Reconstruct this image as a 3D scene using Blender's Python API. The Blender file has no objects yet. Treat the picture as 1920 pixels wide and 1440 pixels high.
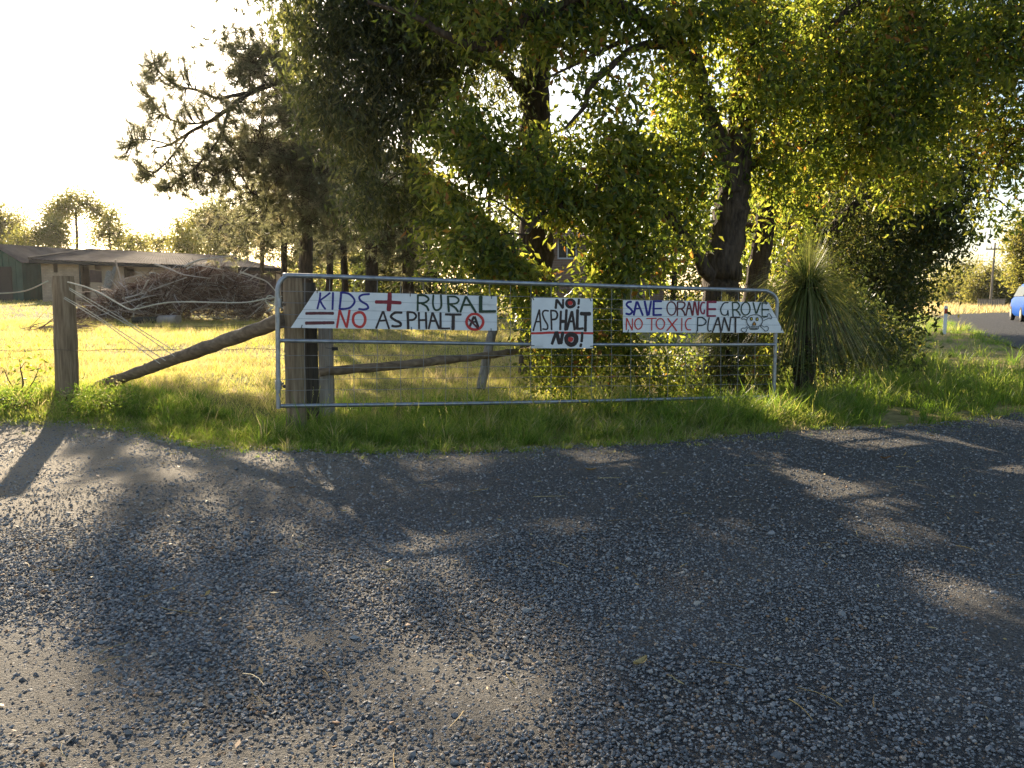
import bpy, math, random
import numpy as np
from mathutils import Vector, Matrix

random.seed(11)
rng = np.random.default_rng(11)
scene = bpy.context.scene
COL = scene.collection

# ------------------------------------------------------------------ camera, sky, sun, exposure
EYE = 1.5
F_PX = 1608.0                       # focal length in pixels of the 1920 px wide photograph
PITCH = math.atan((720 - 548) / F_PX)
cam_d = bpy.data.cameras.new("camera")
cam_d.sensor_width = 36.0
cam_d.lens = F_PX / 1920 * 36.0
cam_d.clip_start = 0.05
cam_d.clip_end = 3000
cam = bpy.data.objects.new("camera", cam_d)
COL.objects.link(cam)
cam.location = (0, 0, EYE)
cam.rotation_euler = (math.pi / 2 - PITCH, 0, 0)
scene.camera = cam

SUN_AZ = math.radians(-21.7)        # measured from +Y towards +X
SUN_EL = math.radians(20.5)
world = bpy.data.worlds.new("World")
scene.world = world
world.use_nodes = True
wn, wl = world.node_tree.nodes, world.node_tree.links
wn.clear()
sky = wn.new("ShaderNodeTexSky")
sky.sky_type = 'NISHITA'
sky.sun_disc = False
sky.sun_elevation = SUN_EL
sky.sun_rotation = SUN_AZ
sky.air_density = 1.0
sky.dust_density = 1.0
sky.ozone_density = 1.0
bg = wn.new("ShaderNodeBackground")
bg.inputs['Strength'].default_value = 0.08
wo = wn.new("ShaderNodeOutputWorld")
wl.new(sky.outputs[0], bg.inputs['Color'])
wl.new(bg.outputs[0], wo.inputs['Surface'])

sun_d = bpy.data.lights.new("sun", 'SUN')
sun_d.energy = 5.0
sun_d.angle = math.radians(0.6)
sun_d.color = (1.0, 0.83, 0.60)
sun = bpy.data.objects.new("sun", sun_d)
COL.objects.link(sun)
SUN_V = Vector((math.sin(SUN_AZ) * math.cos(SUN_EL), math.cos(SUN_AZ) * math.cos(SUN_EL), math.sin(SUN_EL)))
sun.rotation_euler = SUN_V.to_track_quat('Z', 'Y').to_euler()
sun.location = SUN_V * 100

vs = scene.view_settings
vs.view_transform = 'Standard'
vs.look = 'None'
vs.exposure = 1.52
vs.gamma = 1.0
vs.use_curve_mapping = False
scene.cycles.use_denoising = True
scene.cycles.max_bounces = 8
scene.cycles.transparent_max_bounces = 8
scene.cycles.caustics_reflective = False
scene.cycles.caustics_refractive = False

# ------------------------------------------------------------------ measuring helpers
CP, SP = math.cos(PITCH), math.sin(PITCH)
def ray(px, py):
    xc = (px - 960) / F_PX
    yc = -(py - 720) / F_PX
    return np.array((xc, CP + yc * SP, -SP + yc * CP))
def at(px, py, d):
    """surveyed point: sight line px, py taken at ground distance d"""
    r = ray(px, py)
    return np.array((0, 0, EYE)) + r * (d / r[1])
def smooth(t):
    t = np.clip(t, 0, 1)
    return t * t * (3 - 2 * t)
def gz(x, y):
    x = np.asarray(x, float); y = np.asarray(y, float)
    bank = 0.24 * smooth((y - 8.7) / 1.9) * smooth((-2.2 - x) / 3.0)
    slope = 0.021 * np.clip(y - 9, 0, 55) * smooth((8 - x) / 8)
    und = 0.025 * smooth((y - 9.5) / 2) * (np.sin(x * 1.3 + 0.4 * y) * np.sin(y * 0.9 + 1.1) + 0.6 * np.sin(x * 3.1 - y * 2.3)) * smooth((30 - y) / 15)
    return bank + slope + und * smooth((8 - x) / 3)
def onground(px, py):
    r = ray(px, py)
    lo = 1.0
    p = None
    for k in range(4000):
        d = lo + k * 0.02
        q = np.array((0, 0, EYE)) + r * (d / r[1])
        if q[2] <= gz(q[0], q[1]):
            return np.array((q[0], q[1], float(gz(q[0], q[1]))))
    return q
def noise2(x, y, s=1.0, seed=0.0):
    x = x * s + seed * 3.7; y = y * s - seed * 2.1
    return (np.sin(x * 1.0 + 1.7 * np.sin(y * 0.7 + seed)) + np.sin(y * 1.3 + 1.3 * np.sin(x * 0.9 - seed)) + 0.6 * np.sin(2.3 * x - 1.9 * y + seed) + 0.5 * np.sin(3.1 * y + 2.7 * x)) / 3.1

# ------------------------------------------------------------------ mesh building
class MB:
    def __init__(self):
        self.v = []; self.f = []; self.n = 0
    def add(self, verts, faces, mi=0, rnd=None):
        verts = np.asarray(verts, float).reshape(-1, 3)
        faces = np.asarray(faces, np.int64)
        if faces.ndim == 1: faces = faces[None, :]
        self.v.append(verts)
        self.f.append((faces + self.n, mi, rnd))
        self.n += len(verts)
    def build(self, name, mats, parent=None, smooth_=False, origin=None, local=False):
        me = bpy.data.meshes.new(name)
        co = np.concatenate(self.v)
        if parent is not None and not local: co = co - np.array(parent['_o'])
        elif origin is not None: co = co - np.asarray(origin)
        me.vertices.add(len(co))
        me.vertices.foreach_set('co', co.astype(np.float32).ravel())
        loops = np.concatenate([f.ravel() for f, _, _ in self.f]).astype(np.int32)
        tot = np.concatenate([np.full(len(f), f.shape[1]) for f, _, _ in self.f])
        start = np.concatenate(([0], np.cumsum(tot)[:-1])).astype(np.int32)
        me.loops.add(len(loops))
        me.loops.foreach_set('vertex_index', loops)
        me.polygons.add(len(tot))
        me.polygons.foreach_set('loop_start', start)
        mi = np.concatenate([np.full(len(f), m) for f, m, _ in self.f]).astype(np.int32)
        if not isinstance(mats, (list, tuple)): mats = [mats]
        for m in mats: me.materials.append(m)
        if len(mats) > 1: me.polygons.foreach_set('material_index', mi)
        if any(r is not None for _, _, r in self.f):
            a = np.concatenate([np.full(len(f), .5) if r is None else np.broadcast_to(np.asarray(r, float), (len(f),)) for f, _, r in self.f])
            at_ = me.attributes.new('rnd', 'FLOAT', 'FACE')
            at_.data.foreach_set('value', a.astype(np.float32))
        me.update(calc_edges=True)
        if not smooth_: me.shade_flat()
        ob = bpy.data.objects.new(name, me)
        COL.objects.link(ob)
        if parent is not None: ob.parent = parent
        elif origin is not None: ob.location = origin
        return ob

def tag(o, label, cat, group=None):
    o['label'] = label; o['category'] = cat
    if group: o['group'] = group
    return o
def thing(name, label, cat, loc, group=None, rotz=0.0):
    o = bpy.data.objects.new(name, None)
    o.empty_display_size = 0.2
    COL.objects.link(o)
    o.location = [float(c) for c in loc]
    o.rotation_euler = (0, 0, rotz)
    o['_o'] = [float(c) for c in loc]
    return tag(o, label, cat, group)
def kind(o, k):
    o['kind'] = k
    return o

def unit(v):
    v = np.asarray(v, float)
    return v / (np.linalg.norm(v, axis=-1, keepdims=True) + 1e-9)
def spline(pts, n):
    """Catmull-Rom through pts (M,D), n samples per span"""
    p = np.asarray(pts, float)
    if len(p) < 3:
        t = np.linspace(0, 1, n + 1)[:, None]
        return p[0] * (1 - t) + p[-1] * t
    q = np.concatenate(([2 * p[0] - p[1]], p, [2 * p[-1] - p[-2]]))
    out = []
    for i in range(len(p) - 1):
        a, b, c, d = q[i], q[i + 1], q[i + 2], q[i + 3]
        for k in range(n):
            t = k / n
            out.append(0.5 * (2 * b + (c - a) * t + (2 * a - 5 * b + 4 * c - d) * t * t + (3 * b - a - 3 * c + d) * t ** 3))
    out.append(p[-1])
    return np.array(out)
def tube(mb, pts, radii, sides=8, mi=0, rnd=None, rough=0.0, cap=True):
    P = np.asarray(pts, float); n = len(P)
    R = np.broadcast_to(np.asarray(radii, float), (n,))
    T = unit(np.gradient(P, axis=0))
    ref = np.array((0.0, 0, 1)) if abs(T[0][2]) < 0.9 else np.array((1.0, 0, 0))
    u = unit(np.cross(T[0], ref)); V = []
    for i in range(n):
        u = unit(u - T[i] * np.dot(u, T[i])); w = np.cross(T[i], u)
        a = np.arange(sides) * 2 * np.pi / sides
        r = R[i] * (1 + rough * rng.normal(size=sides)) if rough else np.full(sides, R[i])
        V.append(P[i] + (np.cos(a) * r)[:, None] * u + (np.sin(a) * r)[:, None] * w)
    V = np.concatenate(V)
    i, j = np.meshgrid(np.arange(n - 1), np.arange(sides), indexing='ij')
    i = i.ravel(); j = j.ravel(); k = (j + 1) % sides
    F = np.stack((i * sides + j, i * sides + k, (i + 1) * sides + k, (i + 1) * sides + j), 1)
    mb.add(V, F, mi, rnd)
    if cap:
        mb.add(V[:sides][::-1], np.arange(sides), mi, rnd if rnd is None or np.isscalar(rnd) else None)
        mb.add(V[-sides:], np.arange(sides), mi, rnd if rnd is None or np.isscalar(rnd) else None)
def tubes_np(mb, P, R, sides=3, mi=0, rnd=None):
    """many thin tubes at once, P (N,K,3), R (N,K)"""
    N, K, _ = P.shape
    if N == 0: return
    T = unit(P[:, -1] - P[:, 0])
    ref = unit(rng.normal(size=(N, 3)))
    u = unit(np.cross(T, ref)); w = np.cross(T, u)
    a = np.arange(sides) * 2 * np.pi / sides
    off = np.cos(a)[None, :, None] * u[:, None] + np.sin(a)[None, :, None] * w[:, None]
    V = P[:, :, None] + off[:, None] * R[:, :, None, None]
    base = (np.arange(N) * K * sides)[:, None, None]
    i = np.arange(K - 1)[None, :, None]; j = np.arange(sides)[None, None, :]; k = (j + 1) % sides
    F = np.stack(np.broadcast_arrays(base + i * sides + j, base + i * sides + k, base + (i + 1) * sides + k, base + (i + 1) * sides + j), -1)
    rr = None if rnd is None else np.repeat(rnd, (K - 1) * sides)
    mb.add(V.reshape(-1, 3), F.reshape(-1, 4), mi, rr)
def box(mb, c, s, mi=0, M=None):
    c = np.asarray(c, float); h = np.asarray(s, float) / 2
    v = np.array([(x, y, z) for x in (-1, 1) for y in (-1, 1) for z in (-1, 1)], float) * h
    if M is not None: v = v @ np.asarray(M).T
    mb.add(v + c, [(0, 1, 3, 2), (4, 6, 7, 5), (0, 4, 5, 1), (2, 3, 7, 6), (0, 2, 6, 4), (1, 5, 7, 3)], mi)
def prism(mb, poly, off, mi=0):
    """closed solid from a planar loop and an offset vector"""
    p = np.asarray(poly, float); n = len(p); q = p + np.asarray(off, float)
    mb.add(np.concatenate((p, q)), np.arange(n)[::-1], mi)
    b = mb.n - 2 * n
    mb.f.append((np.array([np.arange(n, 2 * n)]) + b, mi, None))
    mb.f.append((np.array([(i, (i + 1) % n, n + (i + 1) % n, n + i) for i in range(n)]) + b, mi, None))

# ------------------------------------------------------------------ materials
def newmat(name):
    m = bpy.data.materials.new(name)
    m.use_nodes = True
    nt = m.node_tree
    nt.nodes.clear()
    out = nt.nodes.new('ShaderNodeOutputMaterial')
    return m, nt, out
def ramp(nt, stops):
    r = nt.nodes.new('ShaderNodeValToRGB')
    e = r.color_ramp.elements
    while len(e) > 1: e.remove(e[-1])
    e[0].position = stops[0][0]; e[0].color = (*stops[0][1], 1)
    for p, c in stops[1:]:
        k = e.new(p); k.color = (*c, 1)
    return r
def tex_noise(nt, scale, detail=4, vec=None, rough=0.55):
    n = nt.nodes.new('ShaderNodeTexNoise')
    n.inputs['Scale'].default_value = scale
    n.inputs['Detail'].default_value = detail
    n.inputs['Roughness'].default_value = rough
    if vec is not None: nt.links.new(vec, n.inputs['Vector'])
    return n
def coords(nt, stretch=(1, 1, 1)):
    tc = nt.nodes.new('ShaderNodeTexCoord')
    mp = nt.nodes.new('ShaderNodeMapping')
    mp.inputs['Scale'].default_value = stretch
    nt.links.new(tc.outputs['Object'], mp.inputs['Vector'])
    return mp.outputs[0]
def pbr(name, stops, scale=8, rough=0.8, metal=0.0, bump=0.0, stretch=(1, 1, 1), bscale=None, detail=5, spec=0.3, bdist=0.02):
    m, nt, out = newmat(name)
    v = coords(nt, stretch)
    n = tex_noise(nt, scale, detail, v)
    r = ramp(nt, stops)
    nt.links.new(n.outputs['Fac'], r.inputs[0])
    p = nt.nodes.new('ShaderNodeBsdfPrincipled')
    p.inputs['Roughness'].default_value = rough
    p.inputs['Metallic'].default_value = metal
    p.inputs['Specular IOR Level'].default_value = spec
    nt.links.new(r.outputs[0], p.inputs['Base Color'])
    if bump:
        n2 = tex_noise(nt, bscale or scale * 3, 6, v)
        b = nt.nodes.new('ShaderNodeBump')
        b.inputs['Strength'].default_value = bump
        b.inputs['Distance'].default_value = bdist
        nt.links.new(n2.outputs['Fac'], b.inputs['Height'])
        nt.links.new(b.outputs[0], p.inputs['Normal'])
    nt.links.new(p.outputs[0], out.inputs[0])
    return m
def leafmat(name, stops, tstops, trans=0.5, rough=0.45, spec=0.4):
    m, nt, out = newmat(name)
    a = nt.nodes.new('ShaderNodeAttribute'); a.attribute_name = 'rnd'
    r = ramp(nt, stops); t = ramp(nt, tstops)
    nt.links.new(a.outputs['Fac'], r.inputs[0]); nt.links.new(a.outputs['Fac'], t.inputs[0])
    p = nt.nodes.new('ShaderNodeBsdfPrincipled')
    p.inputs['Roughness'].default_value = rough
    p.inputs['Specular IOR Level'].default_value = spec
    nt.links.new(r.outputs[0], p.inputs['Base Color'])
    tr = nt.nodes.new('ShaderNodeBsdfTranslucent')
    nt.links.new(t.outputs[0], tr.inputs['Color'])
    mx = nt.nodes.new('ShaderNodeMixShader')
    mx.inputs[0].default_value = trans
    nt.links.new(p.outputs[0], mx.inputs[1]); nt.links.new(tr.outputs[0], mx.inputs[2])
    nt.links.new(mx.outputs[0], out.inputs[0])
    return m
def plain(name, c, rough=0.6, metal=0.0, spec=0.4, var=0.12, scale=6):
    d = tuple(x * (1 - var) for x in c); e = tuple(min(1, x * (1 + var)) for x in c)
    return pbr(name, [(0.3, d), (0.7, e)], scale, rough, metal, spec=spec)

M = {}
M['galv'] = pbr('galvanised_steel', [(0.3, (.24, .25, .27)), (0.7, (.42, .43, .45))], 14, 0.45, 0.8, 0.05, spec=.5)
M['wire'] = pbr('galvanised_wire', [(0.3, (.2, .2, .2)), (0.7, (.34, .34, .34))], 14, 0.55, 0.4)
M['rusty'] = pbr('dull_iron', [(0.3, (.06, .045, .035)), (0.7, (.16, .12, .09))], 20, 0.7, 0.4, 0.2)
M['post'] = pbr('weathered_post_timber', [(0.25, (.11, .075, .045)), (0.5, (.26, .185, .115)), (0.75, (.38, .29, .19))], 5, 0.85, 0, 0.7, (7, 7, .5), 9, bdist=.015)
M['postdark'] = pbr('dark_damp_timber', [(0.3, (.03, .026, .02)), (0.7, (.09, .075, .055))], 5, 0.9, 0, 0.6, (7, 7, .5), 9)
M['postgrey'] = pbr('grey_split_timber', [(0.3, (.17, .14, .11)), (0.7, (.38, .33, .27))], 5, 0.9, 0, 0.6, (7, 7, .5), 9)
M['log'] = pbr('bark_stripped_log', [(0.25, (.1, .07, .045)), (0.55, (.24, .17, .11)), (0.8, (.34, .26, .17))], 4, 0.85, 0, 0.6, (1.2, 5, 5), 9)
M['bark'] = pbr('rough_bark', [(0.3, (.025, .018, .013)), (0.55, (.085, .06, .043)), (0.8, (.15, .11, .08))], 6, 0.9, 0, 1.0, (3.2, 3.2, .7), 7, bdist=.05)
M['barkpine'] = pbr('pine_bark', [(0.3, (.03, .022, .017)), (0.7, (.12, .085, .06))], 6, 0.9, 0, 0.9, (3, 3, .8), 8, bdist=.04)
M['barkpale'] = pbr('smooth_pale_bark', [(0.3, (.16, .13, .1)), (0.7, (.34, .29, .23))], 3, 0.8, 0, 0.4, (2, 2, .6), 8)
M['twig'] = pbr('twig_bark', [(0.3, (.04, .027, .018)), (0.7, (.11, .075, .05))], 10, 0.9)
M['white'] = pbr('white_painted_board', [(0.2, (.5, .49, .46)), (0.36, (.72, .72, .72)), (0.7, (.83, .83, .83))], 5, 0.55, 0, .15, (1, 1, 1.6), 30, spec=.3, detail=8, bdist=.004)
M['backing'] = plain('grey_backing_sheet', (.30, .31, .33), .7)
M['p_blue'] = plain('navy_blue_paint', (.012, .012, .2), .5, var=.25, scale=60)
M['p_maroon'] = plain('maroon_paint', (.11, .018, .025), .5, var=.35, scale=60)
M['p_red'] = plain('bright_red_paint', (.55, .035, .03), .5, var=.2, scale=60)
M['p_dkred'] = plain('deep_red_paint', (.23, .012, .025), .5, var=.25, scale=60)
M['p_brown'] = plain('dark_brown_paint', (.03, .017, .017), .5, var=.4, scale=60)
M['p_green'] = plain('dark_green_paint', (.012, .04, .018), .5, var=.35, scale=60)
M['p_crim'] = plain('crimson_paint', (.25, .012, .05), .5, var=.25, scale=60)
M['p_slate'] = plain('slate_black_paint', (.015, .025, .03), .5, var=.4, scale=60)
M['p_orange'] = plain('orange_paint', (.5, .2, .02), .5, var=.25, scale=60)
M['p_yellow'] = plain('ochre_yellow_paint', (.55, .4, .05), .5, var=.2, scale=60)
M['p_grey'] = plain('grey_paint', (.35, .35, .36), .5, var=.2, scale=60)
M['black'] = plain('black_plastic', (.012, .012, .013), .5)
M['rope'] = plain('pale_rope_and_glint', (.5, .46, .36), .9)
M['brick'] = None
M['dark'] = plain('dark_stained_timber', (.035, .03, .027), .9)
M['doorbrown'] = pbr('brown_stable_door', [(0.3, (.07, .04, .035)), (0.7, (.13, .08, .065))], 8, 0.8)
M['green_tin'] = pbr('weathered_green_tin', [(0.3, (.02, .06, .045)), (0.6, (.045, .1, .075)), (0.85, (.13, .13, .09))], 1.6, 0.75, 0, 0, (1, 1, .6))
M['roof'] = pbr('weathered_corrugated_tin', [(0.3, (.085, .062, .05)), (0.7, (.17, .13, .105))], 1.1, 0.95, 0.0, spec=.05)
M['glass'] = plain('dark_window_glass', (.03, .04, .05), .08, spec=.6)
M['tile'] = pbr('brown_roof_tile', [(0.3, (.18, .11, .08)), (0.7, (.34, .22, .15))], 8, 0.85)
M['carblue'] = plain('blue_car_paint', (.002, .085, .42), .55, 0, .08, .03)
M['carglass'] = plain('tinted_car_glass', (.012, .015, .02), .25, spec=.25, var=.02)
M['rubber'] = plain('tyre_rubber', (.02, .02, .02), .85)
M['alloy'] = plain('alloy_rim', (.45, .45, .46), .35, .8)
M['tail'] = plain('red_lamp_lens', (.35, .01, .01), .2)
M['stick'] = pbr('dead_branch_wood', [(0.3, (.16, .12, .1)), (0.7, (.4, .34, .29))], 3, 0.9)
def attr_mat(name, stops, rough=0.85, spec=0.3, bump=0.0):
    m, nt, out = newmat(name)
    a = nt.nodes.new('ShaderNodeAttribute'); a.attribute_name = 'rnd'
    r = ramp(nt, stops)
    nt.links.new(a.outputs['Fac'], r.inputs[0])
    p = nt.nodes.new('ShaderNodeBsdfPrincipled')
    p.inputs['Roughness'].default_value = rough
    p.inputs['Specular IOR Level'].default_value = spec
    n = tex_noise(nt, 120, 3, coords(nt))
    mx = nt.nodes.new('ShaderNodeMix'); mx.data_type = 'RGBA'; mx.blend_type = 'MULTIPLY'
    mx.inputs[0].default_value = 0.5
    nt.links.new(r.outputs[0], mx.inputs[6])
    r2 = ramp(nt, [(0.3, (.55, .55, .55)), (0.65, (1.15, 1.15, 1.15))])
    nt.links.new(n.outputs['Fac'], r2.inputs[0]); nt.links.new(r2.outputs[0], mx.inputs[7])
    nt.links.new(mx.outputs[2], p.inputs['Base Color'])
    nt.links.new(p.outputs[0], out.inputs[0])
    return m
M['brush'] = attr_mat('dead_brush', [(0, (.06, .034, .025)), (.35, (.22, .13, .09)), (.7, (.36, .27, .21)), (1, (.6, .55, .5))])
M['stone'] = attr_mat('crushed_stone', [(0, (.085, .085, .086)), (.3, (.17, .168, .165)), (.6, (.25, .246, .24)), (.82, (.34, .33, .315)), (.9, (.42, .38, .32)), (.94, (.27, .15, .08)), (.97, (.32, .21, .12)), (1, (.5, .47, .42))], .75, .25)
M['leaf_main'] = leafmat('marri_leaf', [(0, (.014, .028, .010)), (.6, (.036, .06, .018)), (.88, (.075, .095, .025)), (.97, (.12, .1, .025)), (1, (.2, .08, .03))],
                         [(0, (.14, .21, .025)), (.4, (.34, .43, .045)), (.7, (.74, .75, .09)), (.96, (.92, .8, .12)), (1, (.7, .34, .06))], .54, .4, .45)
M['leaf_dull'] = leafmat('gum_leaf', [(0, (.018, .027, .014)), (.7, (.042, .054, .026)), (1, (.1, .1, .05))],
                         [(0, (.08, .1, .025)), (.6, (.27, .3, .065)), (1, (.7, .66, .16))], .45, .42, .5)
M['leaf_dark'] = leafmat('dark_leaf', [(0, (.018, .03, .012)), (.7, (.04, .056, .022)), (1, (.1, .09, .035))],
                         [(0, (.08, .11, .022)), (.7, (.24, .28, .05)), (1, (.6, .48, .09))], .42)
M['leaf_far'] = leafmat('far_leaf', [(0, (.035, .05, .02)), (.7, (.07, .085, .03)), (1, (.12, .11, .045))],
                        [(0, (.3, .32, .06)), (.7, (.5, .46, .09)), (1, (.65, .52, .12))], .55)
M['needle'] = leafmat('pine_needle', [(0, (.04, .05, .028)), (.7, (.08, .088, .05)), (1, (.18, .16, .1))],
                      [(0, (.24, .25, .12)), (.7, (.46, .44, .21)), (1, (.65, .56, .3))], .5, .5)
M['grasstree'] = leafmat('grass_tree_leaf', [(0, (.05, .08, .025)), (.6, (.12, .15, .05)), (1, (.42, .36, .2))],
                         [(0, (.2, .28, .05)), (.6, (.42, .44, .1)), (1, (.62, .52, .25))], .45, .35, .5)
M['thatch'] = attr_mat('dead_skirt_leaf', [(0, (.05, .035, .022)), (1, (.2, .15, .09))])
M['grass'] = leafmat('verge_grass', [(0, (.035, .075, .015)), (.5, (.085, .14, .028)), (.8, (.19, .21, .06)), (1, (.42, .34, .18))],
                     [(0, (.18, .34, .03)), (.5, (.42, .58, .06)), (.8, (.68, .68, .13)), (1, (.7, .58, .28))], .55, .45)
M['drygrass'] = leafmat('paddock_grass', [(0, (.09, .13, .02)), (.4, (.21, .2, .055)), (.7, (.34, .27, .12)), (1, (.5, .38, .22))],
                        [(0, (.52, .66, .06)), (.4, (.8, .74, .16)), (.7, (.9, .7, .28)), (1, (.92, .7, .4))], .55, .6)

# ------------------------------------------------------------------ ground, gravel apron, road
def grid_mesh(name, xs, ys, zf, mat, smooth_=True, mask=None):
    X, Y = np.meshgrid(xs, ys)
    Z = zf(X, Y)
    V = np.stack((X, Y, Z), -1).reshape(-1, 3)
    nx, ny = len(xs), len(ys)
    i, j = np.meshgrid(np.arange(ny - 1), np.arange(nx - 1), indexing='ij')
    i = i.ravel(); j = j.ravel()
    F = np.stack((i * nx + j, i * nx + j + 1, (i + 1) * nx + j + 1, (i + 1) * nx + j), 1)
    mb = MB(); mb.add(V, F)
    return mb.build(name, mat, smooth_=smooth_)

def ground_mat():
    m, nt, out = newmat('paddock_soil_and_turf')
    v = coords(nt)
    n1 = tex_noise(nt, .45, 5, v); n2 = tex_noise(nt, 9, 6, v)
    r1 = ramp(nt, [(.32, (.13, .15, .035)), (.5, (.26, .22, .075)), (.66, (.36, .27, .12))])
    r2 = ramp(nt, [(.3, (.5, .5, .5)), (.7, (1.25, 1.25, 1.25))])
    nt.links.new(n1.outputs['Fac'], r1.inputs[0]); nt.links.new(n2.outputs['Fac'], r2.inputs[0])
    mx = nt.nodes.new('ShaderNodeMix'); mx.data_type = 'RGBA'; mx.blend_type = 'MULTIPLY'; mx.inputs[0].default_value = .8
    nt.links.new(r1.outputs[0], mx.inputs[6]); nt.links.new(r2.outputs[0], mx.inputs[7])
    p = nt.nodes.new('ShaderNodeBsdfPrincipled'); p.inputs['Roughness'].default_value = .95; p.inputs['Specular IOR Level'].default_value = .1
    nt.links.new(mx.outputs[2], p.inputs['Base Color'])
    b = nt.nodes.new('ShaderNodeBump'); b.inputs['Strength'].default_value = .8; b.inputs['Distance'].default_value = .05
    nt.links.new(n2.outputs['Fac'], b.inputs['Height']); nt.links.new(b.outputs[0], p.inputs['Normal'])
    nt.links.new(p.outputs[0], out.inputs[0])
    return m
def gravel_mat(name, scale, cols, patchy, sunlit_sand=False):
    m, nt, out = newmat(name)
    v = coords(nt)
    vo = nt.nodes.new('ShaderNodeTexVoronoi'); vo.inputs['Scale'].default_value = scale
    nt.links.new(v, vo.inputs['Vector'])
    vf = nt.nodes.new('ShaderNodeTexVoronoi'); vf.inputs['Scale'].default_value = scale * 2.7
    nt.links.new(v, vf.inputs['Vector'])
    sep = nt.nodes.new('ShaderNodeSeparateColor')
    nt.links.new(vo.outputs['Color'], sep.inputs[0])
    r = ramp(nt, cols)
    nt.links.new(sep.outputs[0], r.inputs[0])
    n = tex_noise(nt, .8, 5, v)
    rp = ramp(nt, [(.35, (0, 0, 0)), (.68, (1, 1, 1))])
    nt.links.new(n.outputs['Fac'], rp.inputs[0])
    nf = tex_noise(nt, 60, 4, v)
    rd = ramp(nt, [(.3, tuple(c * .6 for c in patchy)), (.7, tuple(c * 1.3 for c in patchy))])
    nt.links.new(nf.outputs['Fac'], rd.inputs[0])
    mx = nt.nodes.new('ShaderNodeMix'); mx.data_type = 'RGBA'
    mlt = nt.nodes.new('ShaderNodeMath'); mlt.operation = 'MULTIPLY'; mlt.inputs[1].default_value = .35
    nt.links.new(rp.outputs[0], mlt.inputs[0])
    nt.links.new(mlt.outputs[0], mx.inputs[0])
    nt.links.new(r.outputs[0], mx.inputs[6]); nt.links.new(rd.outputs[0], mx.inputs[7])
    p = nt.nodes.new('ShaderNodeBsdfPrincipled'); p.inputs['Roughness'].default_value = .8; p.inputs['Specular IOR Level'].default_value = .25
    colour = mx.outputs[2]
    if sunlit_sand:  # pale sand at the far left, colour lifted further to mimic sun glare
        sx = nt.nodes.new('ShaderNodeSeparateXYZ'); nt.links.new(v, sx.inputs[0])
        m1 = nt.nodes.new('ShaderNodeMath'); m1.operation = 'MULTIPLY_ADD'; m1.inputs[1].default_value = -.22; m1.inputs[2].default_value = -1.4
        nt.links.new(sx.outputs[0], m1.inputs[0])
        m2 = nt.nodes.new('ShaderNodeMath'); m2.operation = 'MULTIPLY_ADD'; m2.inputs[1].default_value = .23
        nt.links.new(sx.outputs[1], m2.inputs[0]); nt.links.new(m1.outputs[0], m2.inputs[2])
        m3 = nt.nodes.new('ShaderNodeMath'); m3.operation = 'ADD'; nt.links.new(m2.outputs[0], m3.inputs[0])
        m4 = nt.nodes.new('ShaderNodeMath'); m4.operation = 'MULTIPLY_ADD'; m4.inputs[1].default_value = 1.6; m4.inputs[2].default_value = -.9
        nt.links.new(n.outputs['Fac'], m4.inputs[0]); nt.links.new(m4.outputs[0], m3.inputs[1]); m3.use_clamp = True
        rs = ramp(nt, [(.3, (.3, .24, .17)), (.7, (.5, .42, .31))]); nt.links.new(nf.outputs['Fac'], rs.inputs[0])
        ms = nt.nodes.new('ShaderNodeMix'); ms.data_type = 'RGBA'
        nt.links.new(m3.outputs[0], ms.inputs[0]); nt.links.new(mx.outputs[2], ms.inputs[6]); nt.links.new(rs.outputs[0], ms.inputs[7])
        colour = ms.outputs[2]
    nt.links.new(colour, p.inputs['Base Color'])
    ad = nt.nodes.new('ShaderNodeMath'); ad.operation = 'ADD'
    nt.links.new(vo.outputs['Distance'], ad.inputs[0]); nt.links.new(vf.outputs['Distance'], ad.inputs[1])
    b = nt.nodes.new('ShaderNodeBump'); b.invert = True; b.inputs['Strength'].default_value = 1.0; b.inputs['Distance'].default_value = .03
    nt.links.new(ad.outputs[0], b.inputs['Height']); nt.links.new(b.outputs[0], p.inputs['Normal'])
    nt.links.new(p.outputs[0], out.inputs[0])
    return m
M['soil'] = ground_mat()
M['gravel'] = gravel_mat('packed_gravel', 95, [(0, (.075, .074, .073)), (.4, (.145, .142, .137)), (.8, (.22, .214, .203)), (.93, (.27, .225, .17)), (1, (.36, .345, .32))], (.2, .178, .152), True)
M['asphalt'] = gravel_mat('worn_asphalt', 120, [(0, (.04, .04, .042)), (.6, (.075, .075, .078)), (1, (.13, .13, .132))], (.085, .086, .088))

_s = np.linspace(-1, 1, 181)
gx = np.sinh(_s * 5.2) / np.sinh(5.2) * 420
_t = np.linspace(0, 1, 190)
gy = np.concatenate((np.linspace(-60, 5, 8), 6 + np.sinh(_t * 4.6) / np.sinh(4.6) * 600))
kind(grid_mesh('ground', gx, gy, lambda x, y: gz(x, y) - .004, M['soil']), 'structure')

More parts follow.
